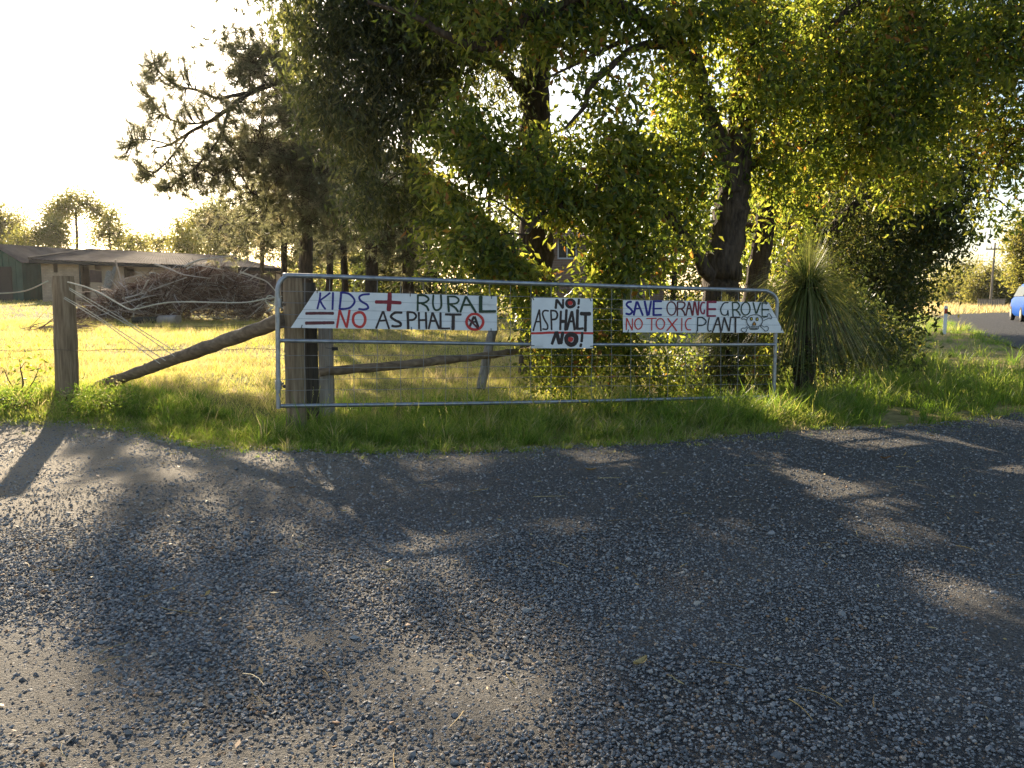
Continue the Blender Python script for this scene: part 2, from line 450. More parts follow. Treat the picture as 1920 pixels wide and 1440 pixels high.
# the gravel edge along the verge, surveyed along its length
EDGE_PX = [(-500, 770), (-250, 780), (0, 790), (130, 795), (250, 806), (330, 828), (430, 838), (540, 842), (700, 848), (850, 846), (1000, 842), (1200, 829),
           (1350, 818), (1480, 804), (1620, 802), (1740, 796), (1850, 782), (1920, 776), (2050, 766), (2200, 752)]
EDGE = np.array([onground(*p)[:2] for p in EDGE_PX])
def edge_y(x):
    return np.interp(x, EDGE[:, 0], EDGE[:, 1]) + .07 * noise2(x, x * .3, 3.1, 2) + .03 * noise2(x, x, 11, 1)
RD = np.array((.368, .93)); RD = RD / np.linalg.norm(RD); RN = np.array((RD[1], -RD[0]))
R0 = np.array((13.4, 22.5))
def road_off(x, y): return (x - R0[0]) * RN[0] + (y - R0[1]) * RN[1]
_ps = np.arange(-45, 200, .5); _th = math.atan2(RD[1], RD[0]) - np.clip((_ps - 26) / 34, 0, 1.1)
_pc = R0 + RD * -45 + np.concatenate((np.zeros((1, 2)), np.cumsum(np.stack((np.cos(_th), np.sin(_th)), 1) * .5, 0)[:-1]))
def road_pt(s, o):
    th = np.interp(s, _ps, _th); c = np.array((np.interp(s, _ps, _pc[:, 0]), np.interp(s, _ps, _pc[:, 1])))
    return c + np.array((math.sin(th), -math.cos(th))) * o
xs = np.linspace(-14, 12, 330)
ny = 60
V = []
for x in xs:
    y1 = min(float(edge_y(x)), R0[1] + 60)
    yy = np.linspace(-12, y1, ny)
    V.append(np.stack((np.full(ny, x), yy, gz(x, yy) + .012 * np.ones(ny) + .007 * noise2(x, yy, 1.4, 4) + .004 * noise2(x, yy, 4.1, 6)), 1))
V = np.array(V)
V[:, -1, 2] -= .016
i, j = np.meshgrid(np.arange(len(xs) - 1), np.arange(ny - 1), indexing='ij')
i = i.ravel(); j = j.ravel()
mb = MB(); mb.add(V.reshape(-1, 3), np.stack((i * ny + j, (i + 1) * ny + j, (i + 1) * ny + j + 1, i * ny + j + 1), 1))
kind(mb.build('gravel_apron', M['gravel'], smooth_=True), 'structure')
# sealed road running away on the right
mb = MB()
ss = np.linspace(-40, 190, 190); oo = np.linspace(0, 9.2, 9)
V = np.array([[(*road_pt(s, o + (.15 * noise2(s, s * .4, 1.2, 3) if k in (0, 8) else 0)), .03 + .02 * math.sin(o / 9.2 * math.pi)) for k, o in enumerate(oo)] for s in ss])
i, j = np.meshgrid(np.arange(len(ss) - 1), np.arange(len(oo) - 1), indexing='ij'); i = i.ravel(); j = j.ravel(); n = len(oo)
mb.add(V.reshape(-1, 3), np.stack((i * n + j, i * n + j + 1, (i + 1) * n + j + 1, (i + 1) * n + j), 1))
kind(mb.build('road', M['asphalt'], smooth_=True), 'structure')

# ------------------------------------------------------------------ loose stones
phi = (1 + 5 ** .5) / 2
ICO = unit(np.array([(-1, phi, 0), (1, phi, 0), (-1, -phi, 0), (1, -phi, 0), (0, -1, phi), (0, 1, phi), (0, -1, -phi), (0, 1, -phi), (phi, 0, -1), (phi, 0, 1), (-phi, 0, -1), (-phi, 0, 1)]))
ICOF = np.array([(0, 11, 5), (0, 5, 1), (0, 1, 7), (0, 7, 10), (0, 10, 11), (1, 5, 9), (5, 11, 4), (11, 10, 2), (10, 7, 6), (7, 1, 8), (3, 9, 4), (3, 4, 2), (3, 2, 6), (3, 6, 8), (3, 8, 9), (4, 9, 5), (2, 4, 11), (6, 2, 10), (8, 6, 7), (9, 8, 1)])
OCT = np.array([(1, 0, 0), (0, 1, 0), (-1, 0, 0), (0, -1, 0), (0, 0, 1), (0, 0, -1)], float)
OCTF = np.array([(0, 1, 4), (1, 2, 4), (2, 3, 4), (3, 0, 4), (1, 0, 5), (2, 1, 5), (3, 2, 5), (0, 3, 5)])
def stones(mb, xy, size, base, bf):
    N = len(xy); k = len(base)
    sc = size[:, None] * np.stack((rng.uniform(.7, 1.35, N), rng.uniform(.6, 1.1, N), rng.uniform(.4, .8, N)), 1)
    V = base[None] * (1 + .22 * rng.normal(size=(N, k, 1))) * sc[:, None]
    a = rng.uniform(0, 6.28, N); t = rng.normal(0, .35, N)
    c, s = np.cos(t), np.sin(t)
    V = np.stack((V[..., 0], V[..., 1] * c[:, None] - V[..., 2] * s[:, None], V[..., 1] * s[:, None] + V[..., 2] * c[:, None]), -1)
    c, s = np.cos(a), np.sin(a)
    V = np.stack((V[..., 0] * c[:, None] - V[..., 1] * s[:, None], V[..., 0] * s[:, None] + V[..., 1] * c[:, None], V[..., 2]), -1)
    V += np.stack((xy[:, 0], xy[:, 1], .013 + sc[:, 2] * .45 + gz(xy[:, 0], xy[:, 1])), 1)[:, None]
    mb.add(V.reshape(-1, 3), (np.arange(N)[:, None, None] * k + bf[None]).reshape(-1, 3), 0, np.repeat(np.where(rng.uniform(0, 1, N) < np.clip(-.22 * xy[:, 0] - 1.55 + .23 * xy[:, 1], 0, .8), rng.uniform(.8, .92, N), rng.uniform(0, 1, N)), len(bf)))  # far left stones also picked paler, for sand and painted sunlight
def stone_cover(x, y):
    d = 1.0 + .3 * noise2(x, y * 1.3, .9, 7) + .25 * noise2(x, y, 2.7, 2) - .03 * x
    return np.clip(d, .66, 1)
def scatter(n, y0, y1, f0=0, f1=0):
    y = np.sqrt(rng.uniform(0, 1, n) * (y1 * y1 - y0 * y0) + y0 * y0)
    x = rng.uniform(-1, 1, n) * (y * .64 + .35)
    fade = np.ones(n)
    if f0: fade *= np.clip((y - y0) / f0, 0, 1)
    if f1: fade *= np.clip((y1 - y) / f1, 0, 1)
    ok = (rng.uniform(0, 1, n) < stone_cover(x, y) * fade) & (y < edge_y(x) + .02)
    return np.stack((x[ok], y[ok]), 1)
mb = MB()
p = scatter(105000, 2.3, 5.8, 0, 1.6); stones(mb, p, (.0029 + .0028 * rng.lognormal(-.15, .45, len(p))) * np.clip(1.22 - .14 * p[:, 0], .85, 1.5), OCT, OCTF)
p = scatter(11500, 2.3, 5.6, 0, 1.0); stones(mb, p, .0056 + .003 * rng.lognormal(-.2, .5, len(p)), ICO, ICOF)
p = scatter(70000, 4.2, 10.6, 1.8, 0); stones(mb, p, (.0044 + .0038 * rng.lognormal(-.2, .5, len(p))), OCT, OCTF)
p = scatter(420, 2.4, 9.5); stones(mb, p, rng.uniform(.008, .014, len(p)), ICO, ICOF)
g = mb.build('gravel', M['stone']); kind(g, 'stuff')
g['label'] = 'loose blue grey crushed stones strewn over the driveway'

# ------------------------------------------------------------------ grasses
def blades(mb, x, y, h, w, lean, rnd, z=None, mid=True, wind=(0.25, -.1)):
    N = len(x)
    if z is None: z = gz(x, y)
    b = np.stack((x, y, z - .01), 1)
    a = rng.uniform(0, 6.28, N); side = np.stack((np.cos(a), np.sin(a), 0 * a), 1) * (w / 2)[:, None]
    la = rng.uniform(0, 6.28, N); L = lean * rng.uniform(.2, 1.2, N)
    d = np.stack((np.cos(la) * L + wind[0] * lean, np.sin(la) * L + wind[1] * lean, np.ones(N)), 1)
    d2 = np.stack((np.cos(la) * L * 2.4 + wind[0] * lean, np.sin(la) * L * 2.4 + wind[1] * lean, np.full(N, .75)), 1)
    m = b + unit(d) * (h * .55)[:, None]
    t = m + unit(d2) * (h * .5)[:, None]
    if mid:
        V = np.stack((b - side, b + side, m + side * .75, m - side * .75, t), 1)
        o = np.arange(N)[:, None] * 5
        mb.add(V.reshape(-1, 3), o + np.array([[0, 1, 2, 3]]), 0, rnd)
        mb.f.append((o + np.array([[3, 2, 4]]) + mb.n - 5 * N, 0, np.clip(rnd + .16, 0, 1)))
    else:
        V = np.stack((b - side, b + side, t), 1)
        mb.add(V.reshape(-1, 3), np.arange(3 * N).reshape(N, 3), 0, rnd)
# paddock turf, thinning with distance
mb = MB()
def turf(n, y0, y1, hw, h0, h1, w0, xr=None):
    y = np.sqrt(rng.uniform(0, 1, n) * (y1 * y1 - y0 * y0) + y0 * y0)
    x = rng.uniform(-1, .2, n) * (y * .66 + 1.5)
    ok = (y > edge_y(x) + .05) & (x < 4)
    patch = .6 * noise2(x, y * 1.6, .5, 5) + .45 * noise2(x, y * 1.4, 1.7, 8)
    ok &= rng.uniform(-1.1, 1, n) < .45 + 1.2 * patch
    x, y, patch = x[ok], y[ok], patch[ok]
    dry = np.clip(.42 + .26 * patch + rng.normal(0, .2, len(x)) + .12 * smooth((y - 11) / 4) - .35 * smooth((10.6 - y) / 1.2), 0, 1)
    blades(mb, x, y, rng.uniform(h0, h1, len(x)) * (1 + .5 * np.clip(noise2(x, y, 2.6, 4), -.6, 1)), np.full(len(x), w0) * rng.uniform(.6, 1.3, len(x)), np.full(len(x), .7), dry, mid=False)
turf(130000, 8.3, 15, 0, .05, .13, .007)
turf(100000, 14.5, 27, 0, .06, .14, .012)
turf(55000, 26, 62, 0, .07, .15, .03)
n = 2600; y = np.sqrt(rng.uniform(0, 1, n) * (26 ** 2 - 81) + 81); x = rng.uniform(-1, .15, n) * (y * .66 + 1)
ok = (y > edge_y(x) + .3) & (rng.uniform(-1, 1, n) < noise2(x, y, .8, 2) + .1); x, y = x[ok], y[ok]
id_ = np.repeat(np.arange(len(x)), 12); N = len(id_)
blades(mb, x[id_] + rng.normal(0, .05, N), y[id_] + rng.normal(0, .05, N), rng.uniform(.12, .3, N), rng.uniform(.006, .012, N), np.full(N, .5), np.clip(rng.normal(.55, .2, len(x))[id_] + rng.normal(0, .1, N), 0, 1), mid=False)
t = mb.build('field_grass', M['drygrass']); kind(t, 'stuff')
t['label'] = 'short dry sunlit paddock grass beyond the gate'
# long green verge grass in front of and around the gate and along the road
mb = MB()
def verge(n, xa, xb, depth, h0, h1, clump=.5, back=0.0):
    x = rng.uniform(xa, xb, n); u = rng.uniform(0, 1, n) ** 1.2
    y = edge_y(x) + back + u * depth
    cl = noise2(x, y, 2.3, 9)
    ok = rng.uniform(-1, 1, n) < .55 + cl
    x, y, u, cl = x[ok], y[ok], u[ok], cl[ok]
    hh = (h0 + (h1 - h0) * np.clip(u * 3.0, 0, 1)) * np.clip(.75 + .45 * cl, .35, 1.3) * rng.uniform(.45, 1.15, len(x))
    r = np.clip(.36 + .1 * cl + rng.normal(0, .24, len(x)) + .4 * smooth(1 - u * 9), 0, 1)
    blades(mb, x, y, hh, rng.uniform(.006, .0125, len(x)), np.full(len(x), .5), r)
def tussocks(n, xa, xb, ya, yb, h0, h1, nb=26, pts=None, r0=.05):
    if pts is None:
        x = rng.uniform(xa, xb, n); y = edge_y(x) + ya + (yb - ya) * rng.uniform(0, 1, n) ** 1.15
    else: x, y = pts
    n = len(x)
    keep = rng.uniform(-1.0, 1, n) < .45 + 1.3 * noise2(x, y, 1.9, 9)
    x, y = x[keep], y[keep]; n = len(x)
    u = np.clip((y - edge_y(x)) / .55, .12, 1)
    hc = rng.uniform(h0, h1, n) * (.35 + .65 * u) * (1 + .35 * noise2(x, y, 1.2, 3)) * rng.choice([.6, 1, 1, 1.25], n)
    tone = np.clip(rng.normal(.36, .2, n) + .22 * (1 - u) + .12 * noise2(x, y, .9, 12), 0, .92)
    k = rng.integers(int(nb * .5), int(nb * 1.5), n); id_ = np.repeat(np.arange(n), k); N = len(id_)
    rr = r0 * rng.uniform(.6, 1.6, n)[id_] * rng.uniform(0, 1, N) ** .6; a = rng.uniform(0, 6.28, N)
    bx_, by_ = x[id_] + rr * np.cos(a), y[id_] + rr * np.sin(a)
    h = hc[id_] * rng.uniform(.4, 1.12, N); w = rng.uniform(.005, .0125, N) * (.75 + .5 * h / .4)
    z = gz(bx_, by_); L = rng.uniform(.08, .75, N)
    d = np.stack((np.cos(a) * L + .12, np.sin(a) * L - .05, np.ones(N)), 1)
    d2 = np.stack((np.cos(a) * L * 2.6 + .2, np.sin(a) * L * 2.6 - .1, np.full(N, .7)), 1)
    sa = rng.uniform(0, 6.28, N); side = np.stack((np.cos(sa), np.sin(sa), 0 * sa), 1) * (w / 2)[:, None]
    b_ = np.stack((bx_, by_, z - .01), 1); m = b_ + unit(d) * (h * .55)[:, None]; t_ = m + unit(d2) * (h * .55)[:, None]
    V = np.stack((b_ - side, b_ + side, m + side * .8, m - side * .8, t_), 1); o = np.arange(N)[:, None] * 5
    r = np.clip(tone[id_] + rng.normal(0, .13, N), 0, 1)
    mb.add(V.reshape(-1, 3), o + np.array([[0, 1, 2, 3]]), 0, r)
    mb.f.append((o + np.array([[3, 2, 4]]) + mb.n - 5 * N, 0, np.clip(r + .14, 0, 1)))
tussocks(1500, -2.6, 4.2, -.15, 1.5, .11, .33)
tussocks(800, -2.4, 4.4, .3, 2.8, .12, .38)
tussocks(900, 2.4, 8.5, -.1, 4.5, .10, .36)
tussocks(600, 3.5, 9.0, 1.0, 7.0, .14, .46)
tussocks(900, -6.8, -2.2, -.1, 1.5, .06, .2)
tussocks(800, -7.4, -2.4, -.15, .9, .06, .16, 22, r0=.08)
tussocks(260, -10, -5.5, -.1, 1.2, .08, .22)
tussocks(700, -6.8, 8.5, -.55, .1, .05, .16, 12)
def seedheads(n, xa, xb, da, db, h0, h1):
    x = rng.uniform(xa, xb, n); y = edge_y(x) + rng.uniform(da, db, n)
    z = gz(x, y); h = rng.uniform(h0, h1, n); a = rng.uniform(0, 6.28, n); l = rng.uniform(.05, .4, n)
    b = np.stack((x, y, z), 1); d = np.stack((np.cos(a) * l, np.sin(a) * l, np.ones(n)), 1)
    P = np.stack((b, b + d * (h * .5)[:, None], b + d * h[:, None] * (1, 1, .95) + np.stack((np.cos(a) * l * .2 * h, np.sin(a) * l * .2 * h, 0 * h), 1)), 1)
    tubes_np(mb, P, np.broadcast_to(np.array((.002, .0016, .0012)), (n, 3)), 3, 0, np.full(n, .8))
    for k in range(9):
        c = P[:, 2] - d * (.012 * k)
        dd_ = unit(d + rng.normal(0, .35, (n, 3))); s_ = unit(np.cross(dd_, rng.normal(size=(n, 3))))
        L = .022; V = np.stack((c, c + dd_ * L * .5 + s_ * .004, c + dd_ * L, c + dd_ * L * .5 - s_ * .004), 1)
        mb.add(V.reshape(-1, 3), np.arange(4 * n).reshape(n, 4), 0, np.clip(rng.normal(.9, .08, n), 0, 1))
seedheads(130, -2.3, 3.4, .25, 1.6, .3, .6)
seedheads(150, 3.2, 8.5, .3, 4.5, .35, .8)
# right hand verge running along the road
n = 1500
s = rng.uniform(-13, 40, n) ; o = -rng.uniform(0, 1, n) ** 1.2 * 7.5 + .2
q = R0 + s[:, None] * RD + o[:, None] * RN
ok = (q[:, 1] > edge_y(q[:, 0]) + .1) & (q[:, 1] > 8)
q = q[ok]
tussocks(0, 0, 0, 0, 0, .12, .38, 24, (q[:, 0], q[:, 1]), .12)
t = mb.build('verge_grass', M['grass']); kind(t, 'stuff')
t['label'] = 'long green grass along the gravel edge and under the gate'
# dry grass across the road
mb = MB(); n = 26000
q = np.stack((rng.uniform(24, 82, n), rng.uniform(48, 120, n)), 1)
cl_ = np.array([road_pt(t, 4.6) for t in np.arange(-10, 180, 2.0)])
q = q[np.min(np.linalg.norm(q[:, None] - cl_[None], axis=2), 1) > 5.0]; n = len(q)
blades(mb, q[:, 0], q[:, 1], rng.uniform(.2, .55, n), rng.uniform(.03, .07, n), np.full(n, .4), np.clip(rng.normal(.8, .15, n), 0, 1), z=np.zeros(n), mid=False)
t = mb.build('roadside_dry_grass', M['drygrass']); kind(t, 'stuff')
t['label'] = 'straw coloured dry grass strip on the far side of the road'

# ------------------------------------------------------------------ farm gate
TL, BL, TR = at(520, 517, 8.77), at(522, 762, 8.77), at(1456, 546, 10.87)
BR = at(1451, 743, 10.87)
GN = np.cross(TR - TL, BL - TL); GN = unit(GN)
if GN[1] > 0: GN = -GN
def G(px, py, off=0.0):
    """point of the gate's plane under a surveyed sight line, off metres in front of it"""
    r = ray(px, py); o = np.array((0, 0, EYE))
    p0 = TL + GN * off
    return o + r * (np.dot(p0 - o, GN) / np.dot(r, GN))
gate = thing('farm_gate', 'wide galvanised steel farm gate with wire mesh, carrying the painted signs', 'gate', (BL[0], BL[1], 0))
HU = unit(TR - TL)
mb = MB()
pth = [G(522, 766), G(521, 640), G(520, 560), G(521, 540), G(526, 527), G(536, 519), G(552, 516.5), G(760, 523.5), G(980, 531), G(1200, 538), G(1420, 544.5),
       G(1436, 546), G(1447, 550.5), G(1454, 558), G(1457, 570), G(1455.5, 600), G(1452, 700), G(1450.5, 750)]
tube(mb, spline(pth, 5), .0245, 12)
mb.build('frame', M['galv'], gate, True)
mb = MB(); tube(mb, spline([G(524, 638.5), G(760, 642), G(1000, 645.5), G(1240, 646.5), G(1453, 646)], 4), .0205, 10); mb.build('mid_rail', M['galv'], gate, True)
mb = MB(); tube(mb, spline([G(526, 761), G(760, 758), G(960, 755), G(1266, 748), G(1450, 743)], 4), .0215, 10); mb.build('bottom_rail', M['galv'], gate, True)
for px in (886, 1214):
    a = G(px, 527.6 + (px - 886) * .033); mb = MB(); tube(mb, [a - HU * .022, a + HU * .022], .0285, 12); mb.build('pipe_sleeve', M['galv'], gate, True)
VW = [572, 618, 664, 707.5, 752, 794, 836, 877, 917, 957, 996, 1034, 1072, 1110, 1147, 1183, 1218, 1252, 1286, 1319, 1352, 1384, 1416]
for k, px in enumerate(VW):
    top = 518 + (px - 560) * .0325; bot = 761 - (px - 526) * .0195
    mb = MB(); yy = np.linspace(top, bot, 9)
    pts = [G(px - (y - top) * .003 + rng.normal(0, .5), y, .004) for y in yy]
    tube(mb, pts, .0030, 5); mb.build('mesh_wire', M['wire'], gate, True)
for v in (.114, .204, .298, .39, .61, .706, .794, .88):
    pts = []
    for u in np.linspace(0, 1, 25):
        px = 524 + u * 928
        yt = 517 + 29 * u; yb = 762 - 19 * u
        pts.append(G(px, yt + (yb - yt) * v + rng.normal(0, .5) + .7 * math.sin(u * 75), -.003))
    mb = MB(); tube(mb, pts, .0028, 5); mb.build('mesh_wire', M['wire'], gate, True)
for py in (568, 722):
    c = G(522, py); mb = MB()
    tube(mb, [c + (0, 0, -.045), c + (0, 0, .045)], .034, 10)
    tube(mb, [c, c + HU * .06 - GN * .16], .014, 6)
    mb.build('hinge', M['galv'], gate, True)
    mb = MB(); a = G(533, py + 3, .03); tube(mb, [a, a - GN * .07], .017, 8); mb.build('hinge_bolt', M['rusty'], gate)
c = G(1452, 640); mb = MB(); tube(mb, spline([c, c + HU * .06, c + HU * .08 + (0, 0, -.1), c + HU * .05 + (0, 0, -.22)], 4), .008, 5); mb.build('latch_chain', M['rusty'], gate, True)

# ------------------------------------------------------------------ signs
class Sign:
    def __init__(self, name, label, corners, nb, cat='sign'):
        self.c = [np.array(p, float) for p in corners]      # TL TR BR BL in survey pixels
        o = G(*np.mean(self.c, 0), .03)
        self.root = thing(name, label, cat, o, 'hand painted protest signs wired to the gate')
        self.k = 0
        tl, tr, br, bl = self.c
        if nb > 1:
            mb = MB(); cc = np.mean(self.c, 0)
            prism(mb, [G(*(cc + (p - cc) * .995), .034) for p in (tl, tr, br, bl)], GN * .006)
            mb.build('backing_sheet', M['backing'], self.root)
        for i in range(nb):
            a, b = i / nb, (i + 1) / nb
            g = .30 if nb > 1 else 0
            q = [tl + (bl - tl) * a, tr + (br - tr) * a, tr + (br - tr) * b, tl + (bl - tl) * b]
            if i > 0: q[0] = q[0] + (0, g); q[1] = q[1] + (0, g)
            if i < nb - 1: q[2] = q[2] - (0, g); q[3] = q[3] - (0, g)
            mb = MB(); prism(mb, [G(*p, .0405) for p in q], GN * .005)
            mb.build('board' if nb > 1 else 'panel', M['white'], self.root)
    def off(self):
        self.k += 1
        return .0462 + .00012 * self.k
    def letter(self, strokes, mat, conv, name='letter'):
        mb = MB()
        for pts, w, closed in strokes:
            p = np.array(pts, float)
            if closed:
                m = len(p); q = spline(np.concatenate((p[-2:], p, p[:3])), 6)
                q = q[12:12 + 6 * m + 1]
            else:
                q = spline(p, 7) if len(p) > 2 else spline(p, 10)
            n = len(q)
            t = unit(np.gradient(q, axis=0))
            if closed: t[0] = t[-1] = unit(q[1] - q[-2])
            nn = np.stack((-t[:, 1], t[:, 0]), 1)
            hw = w / 2 * (1 + .10 * np.cumsum(rng.normal(0, .45, n)) / max(1, n ** .5) + rng.normal(0, .035, n))
            if closed: hw[-1] = hw[0]
            L, R = q + nn * hw[:, None], q - nn * hw[:, None]
            if not closed:
                # rounded brush ends
                e0 = q[0] - t[0] * w * .28; e1 = q[-1] + t[-1] * w * .28
                L = np.concatenate(([e0 + nn[0] * w * .28], L, [e1 + nn[-1] * w * .28])); R = np.concatenate(([e0 - nn[0] * w * .28], R, [e1 - nn[-1] * w * .28]))
                n += 2
            o = self.off()
            V = np.array([G(*conv(*x), o) for x in np.concatenate((L, R))])
            i = np.arange(n - 1)
            mb.add(V, np.stack((i, i + n, i + n + 1, i + 1), 1))
        return mb.build(name, M[mat], self.root)
    def fill(self, poly, mat, conv, name):
        mb = MB(); o = self.off()
        mb.add([G(*conv(*p), o) for p in poly], np.arange(len(poly)))
        return mb.build(name, M[mat], self.root)
    def tie(self, px, py, a=0.0):
        c = G(px, py, .045); d = HU * math.sin(a) + np.array((0, 0, 1)) * math.cos(a)
        mb = MB(); tube(mb, [c - d * .018 + GN * .004, c + d * .016 + GN * .006, c + d * .026 - GN * .03], .0045, 5)
        mb.build('cable_tie', M['black'], self.root)
def S(*a):
    return [(p, w, False) for p, w in a]
def ell(cx, cy, rx, ry, n=10, wob=.04, a0=0.4):
    return [(cx + rx * (1 + rng.normal(0, wob)) * math.cos(a0 + 6.2832 * i / n), cy + ry * (1 + rng.normal(0, wob)) * math.sin(a0 + 6.2832 * i / n)) for i in range(n)]
k1 = .109375
A1 = lambda x, y: (535 + x * k1, 535 + y * k1)
B1 = lambda x, y: (735 + x * k1, 535 + y * k1)
s1 = Sign('protest_sign', 'white boarded sign with slanted left end reading KIDS + RURAL = NO ASPHALT', [(591, 545.6), (931.5, 555.8), (931.5, 620), (545, 614.5)], 4)
for st in ([([(600, 130), (590, 230), (550, 400)], 34), ([(765, 130), (690, 190), (605, 250)], 32), ([(600, 270), (640, 345), (685, 405)], 36)],
           [([(818, 125), (814, 260), (808, 410)], 36)],
           [([(957, 118), (945, 260), (930, 400)], 42), ([(950, 122), (1080, 142), (1165, 215), (1185, 290), (1120, 375), (1030, 402), (925, 405)], 36)],
           [([(1440, 150), (1330, 160), (1268, 200), (1295, 268), (1395, 330), (1418, 390), (1350, 413), (1260, 405)], 36)]):
    s1.letter(S(*st), 'p_blue', A1)
s1.letter(S(([(1552, 285), (1750, 288), (1975, 300)], 60), ([(1790, 142), (1785, 290), (1773, 425)], 76)), 'p_dkred', A1)
s1.letter(S(([(355, 482), (600, 478), (822, 480)], 48), ([(352, 648), (600, 644), (828, 640)], 56)), 'p_maroon', A1)
s1.letter(S(([(930, 430), (908, 580), (885, 722)], 40), ([(935, 432), (990, 575), (1045, 712)], 38), ([(1100, 428), (1078, 570), (1052, 718)], 42)), 'p_red', A1)
s1.letter([(ell(1265, 585, 108, 126, 9, .03), 46, True)], 'p_red', A1)
s1.letter(S(([(1670, 452), (1610, 600), (1556, 735)], 34), ([(1680, 450), (1730, 600), (1778, 742)], 34), ([(1628, 608), (1738, 600)], 34)), 'p_brown', A1)
for st in ([([(168, 468), (50, 470), (-18, 535), (50, 595), (138, 640), (145, 690), (60, 705), (0, 695)], 42)],
           [([(268, 452), (274, 600), (278, 742)], 44), ([(262, 457), (370, 470), (415, 530), (370, 587), (290, 595)], 36)],
           [([(460, 467), (462, 600), (465, 742)], 34), ([(580, 467), (585, 600), (590, 742)], 36), ([(465, 597), (585, 595)], 36)],
           [([(690, 472), (660, 610), (630, 742)], 34), ([(700, 475), (755, 610), (808, 742)], 36), ([(662, 610), (752, 610)], 34)],
           [([(832, 472), (832, 600), (832, 725)], 36), ([(828, 738), (910, 740), (990, 738)], 32)],
           [([(918, 497), (1050, 500), (1182, 500)], 42), ([(1052, 505), (1050, 640), (1045, 755)], 56)]):
    s1.letter(S(*st), 'p_brown', B1)
s1.letter(S(([(1400, 540), (1365, 630), (1332, 708)], 40), ([(1420, 540), (1450, 630), (1480, 716)], 40), ([(1365, 630), (1455, 622)], 30)), 'p_brown', B1)
s1.letter([(ell(1420, 628, 143, 132, 10, .025), 46, True)], 'p_red', B1, 'circle_mark')
s1.letter(S(([(1322, 582), (1400, 660), (1478, 742)], 32)), 'p_maroon', B1, 'slash_mark')
for st in ([([(445, 168), (442, 300), (440, 435)], 34), ([(440, 170), (560, 175), (628, 235), (565, 295), (450, 305)], 36), ([(500, 308), (590, 360), (628, 432)], 34)],
           [([(710, 168), (702, 320), (735, 415), (800, 418), (845, 350), (838, 170)], 34)],
           [([(960, 185), (966, 320), (975, 450)], 38), ([(960, 190), (1085, 195), (1145, 250), (1100, 308), (985, 320)], 32), ([(1000, 328), (1085, 385), (1132, 450)], 36)],
           [([(1265, 195), (1215, 330), (1172, 455)], 38), ([(1275, 195), (1355, 330), (1438, 465)], 38), ([(1222, 335), (1358, 335)], 34)],
           [([(1522, 190), (1520, 320), (1520, 440)], 62), ([(1500, 448), (1640, 447), (1775, 446)], 45)]):
    s1.letter(S(*st), 'p_green', B1)
for p in ((594.5, 546.5, 0), (769, 552.5, 0), (921.5, 557, 0), (565.5, 612.5, .3), (771, 616.5, 0), (920.5, 619, 0)): s1.tie(*p)

k2 = 140 / 1680
C2 = lambda x, y: (985 + x * k2, 545 + y * k2)
s2 = Sign('protest_sign', 'square white panel sign reading NO! ASPHALT NO! with red painted centres', [(997, 558), (1111, 559.8), (1111.7, 653), (996, 653)], 1)
s2.letter(S(([(145, 960), (370, 955), (600, 943), (1100, 950), (1518, 960)], 52)), 'p_red', C2, 'underline')
for st in ([([(703, 205), (694, 300), (683, 395)], 55), ([(712, 208), (780, 300), (845, 390)], 56), ([(850, 195), (849, 290), (845, 385)], 50)],
           [([(1206, 195), (1203, 250), (1196, 305)], 52), ([(1202, 360), (1185, 390)], 48)],
           [([(312, 432), (245, 660), (177, 900)], 38), ([(316, 432), (335, 660), (351, 903)], 40), ([(242, 700), (330, 696)], 36)],
           [([(520, 455), (430, 450), (388, 515), (430, 650), (500, 775), (488, 865), (392, 862)], 37)],
           [([(575, 442), (585, 660), (592, 878)], 38), ([(572, 446), (680, 462), (722, 540), (690, 632), (600, 652)], 42)],
           [([(800, 462), (792, 670), (786, 876)], 52), ([(926, 432), (914, 660), (902, 886)], 58), ([(800, 690), (905, 690)], 70)],
           [([(1045, 472), (990, 670), (932, 876)], 58), ([(1052, 472), (1083, 670), (1110, 876)], 55), ([(985, 692), (1080, 690)], 46)],
           [([(1176, 432), (1170, 640), (1166, 840)], 66), ([(1150, 852), (1225, 856), (1298, 848)], 54)],
           [([(1250, 515), (1350, 522), (1456, 520)], 85), ([(1356, 545), (1354, 720), (1350, 905)], 65)],
           [([(692, 935), (645, 1070), (602, 1195)], 70), ([(704, 935), (735, 1065), (770, 1185)], 85), ([(842, 942), (822, 1065), (802, 1185)], 75)],
           [([(1282, 945), (1276, 1045), (1266, 1145)], 58), ([(1256, 1200), (1242, 1255)], 58)]):
    s2.letter(S(*st), 'p_brown', C2)
s2.letter([(ell(1015, 288, 88, 82, 9, .03), 70, True)], 'p_brown', C2)
s2.letter([(ell(1035, 1097, 110, 116, 10, .03), 104, True)], 'p_brown', C2)
s2.fill(ell(1012, 280, 60, 54, 11, .08), 'p_red', C2, 'red_centre')
s2.fill(ell(1020, 1092, 62, 58, 11, .08), 'p_red', C2, 'red_centre')
for p in ((999.5, 560, -.5), (1107, 562, -.5), (999, 648, 1.5), (1109, 649, 1.5)): s2.tie(*p)

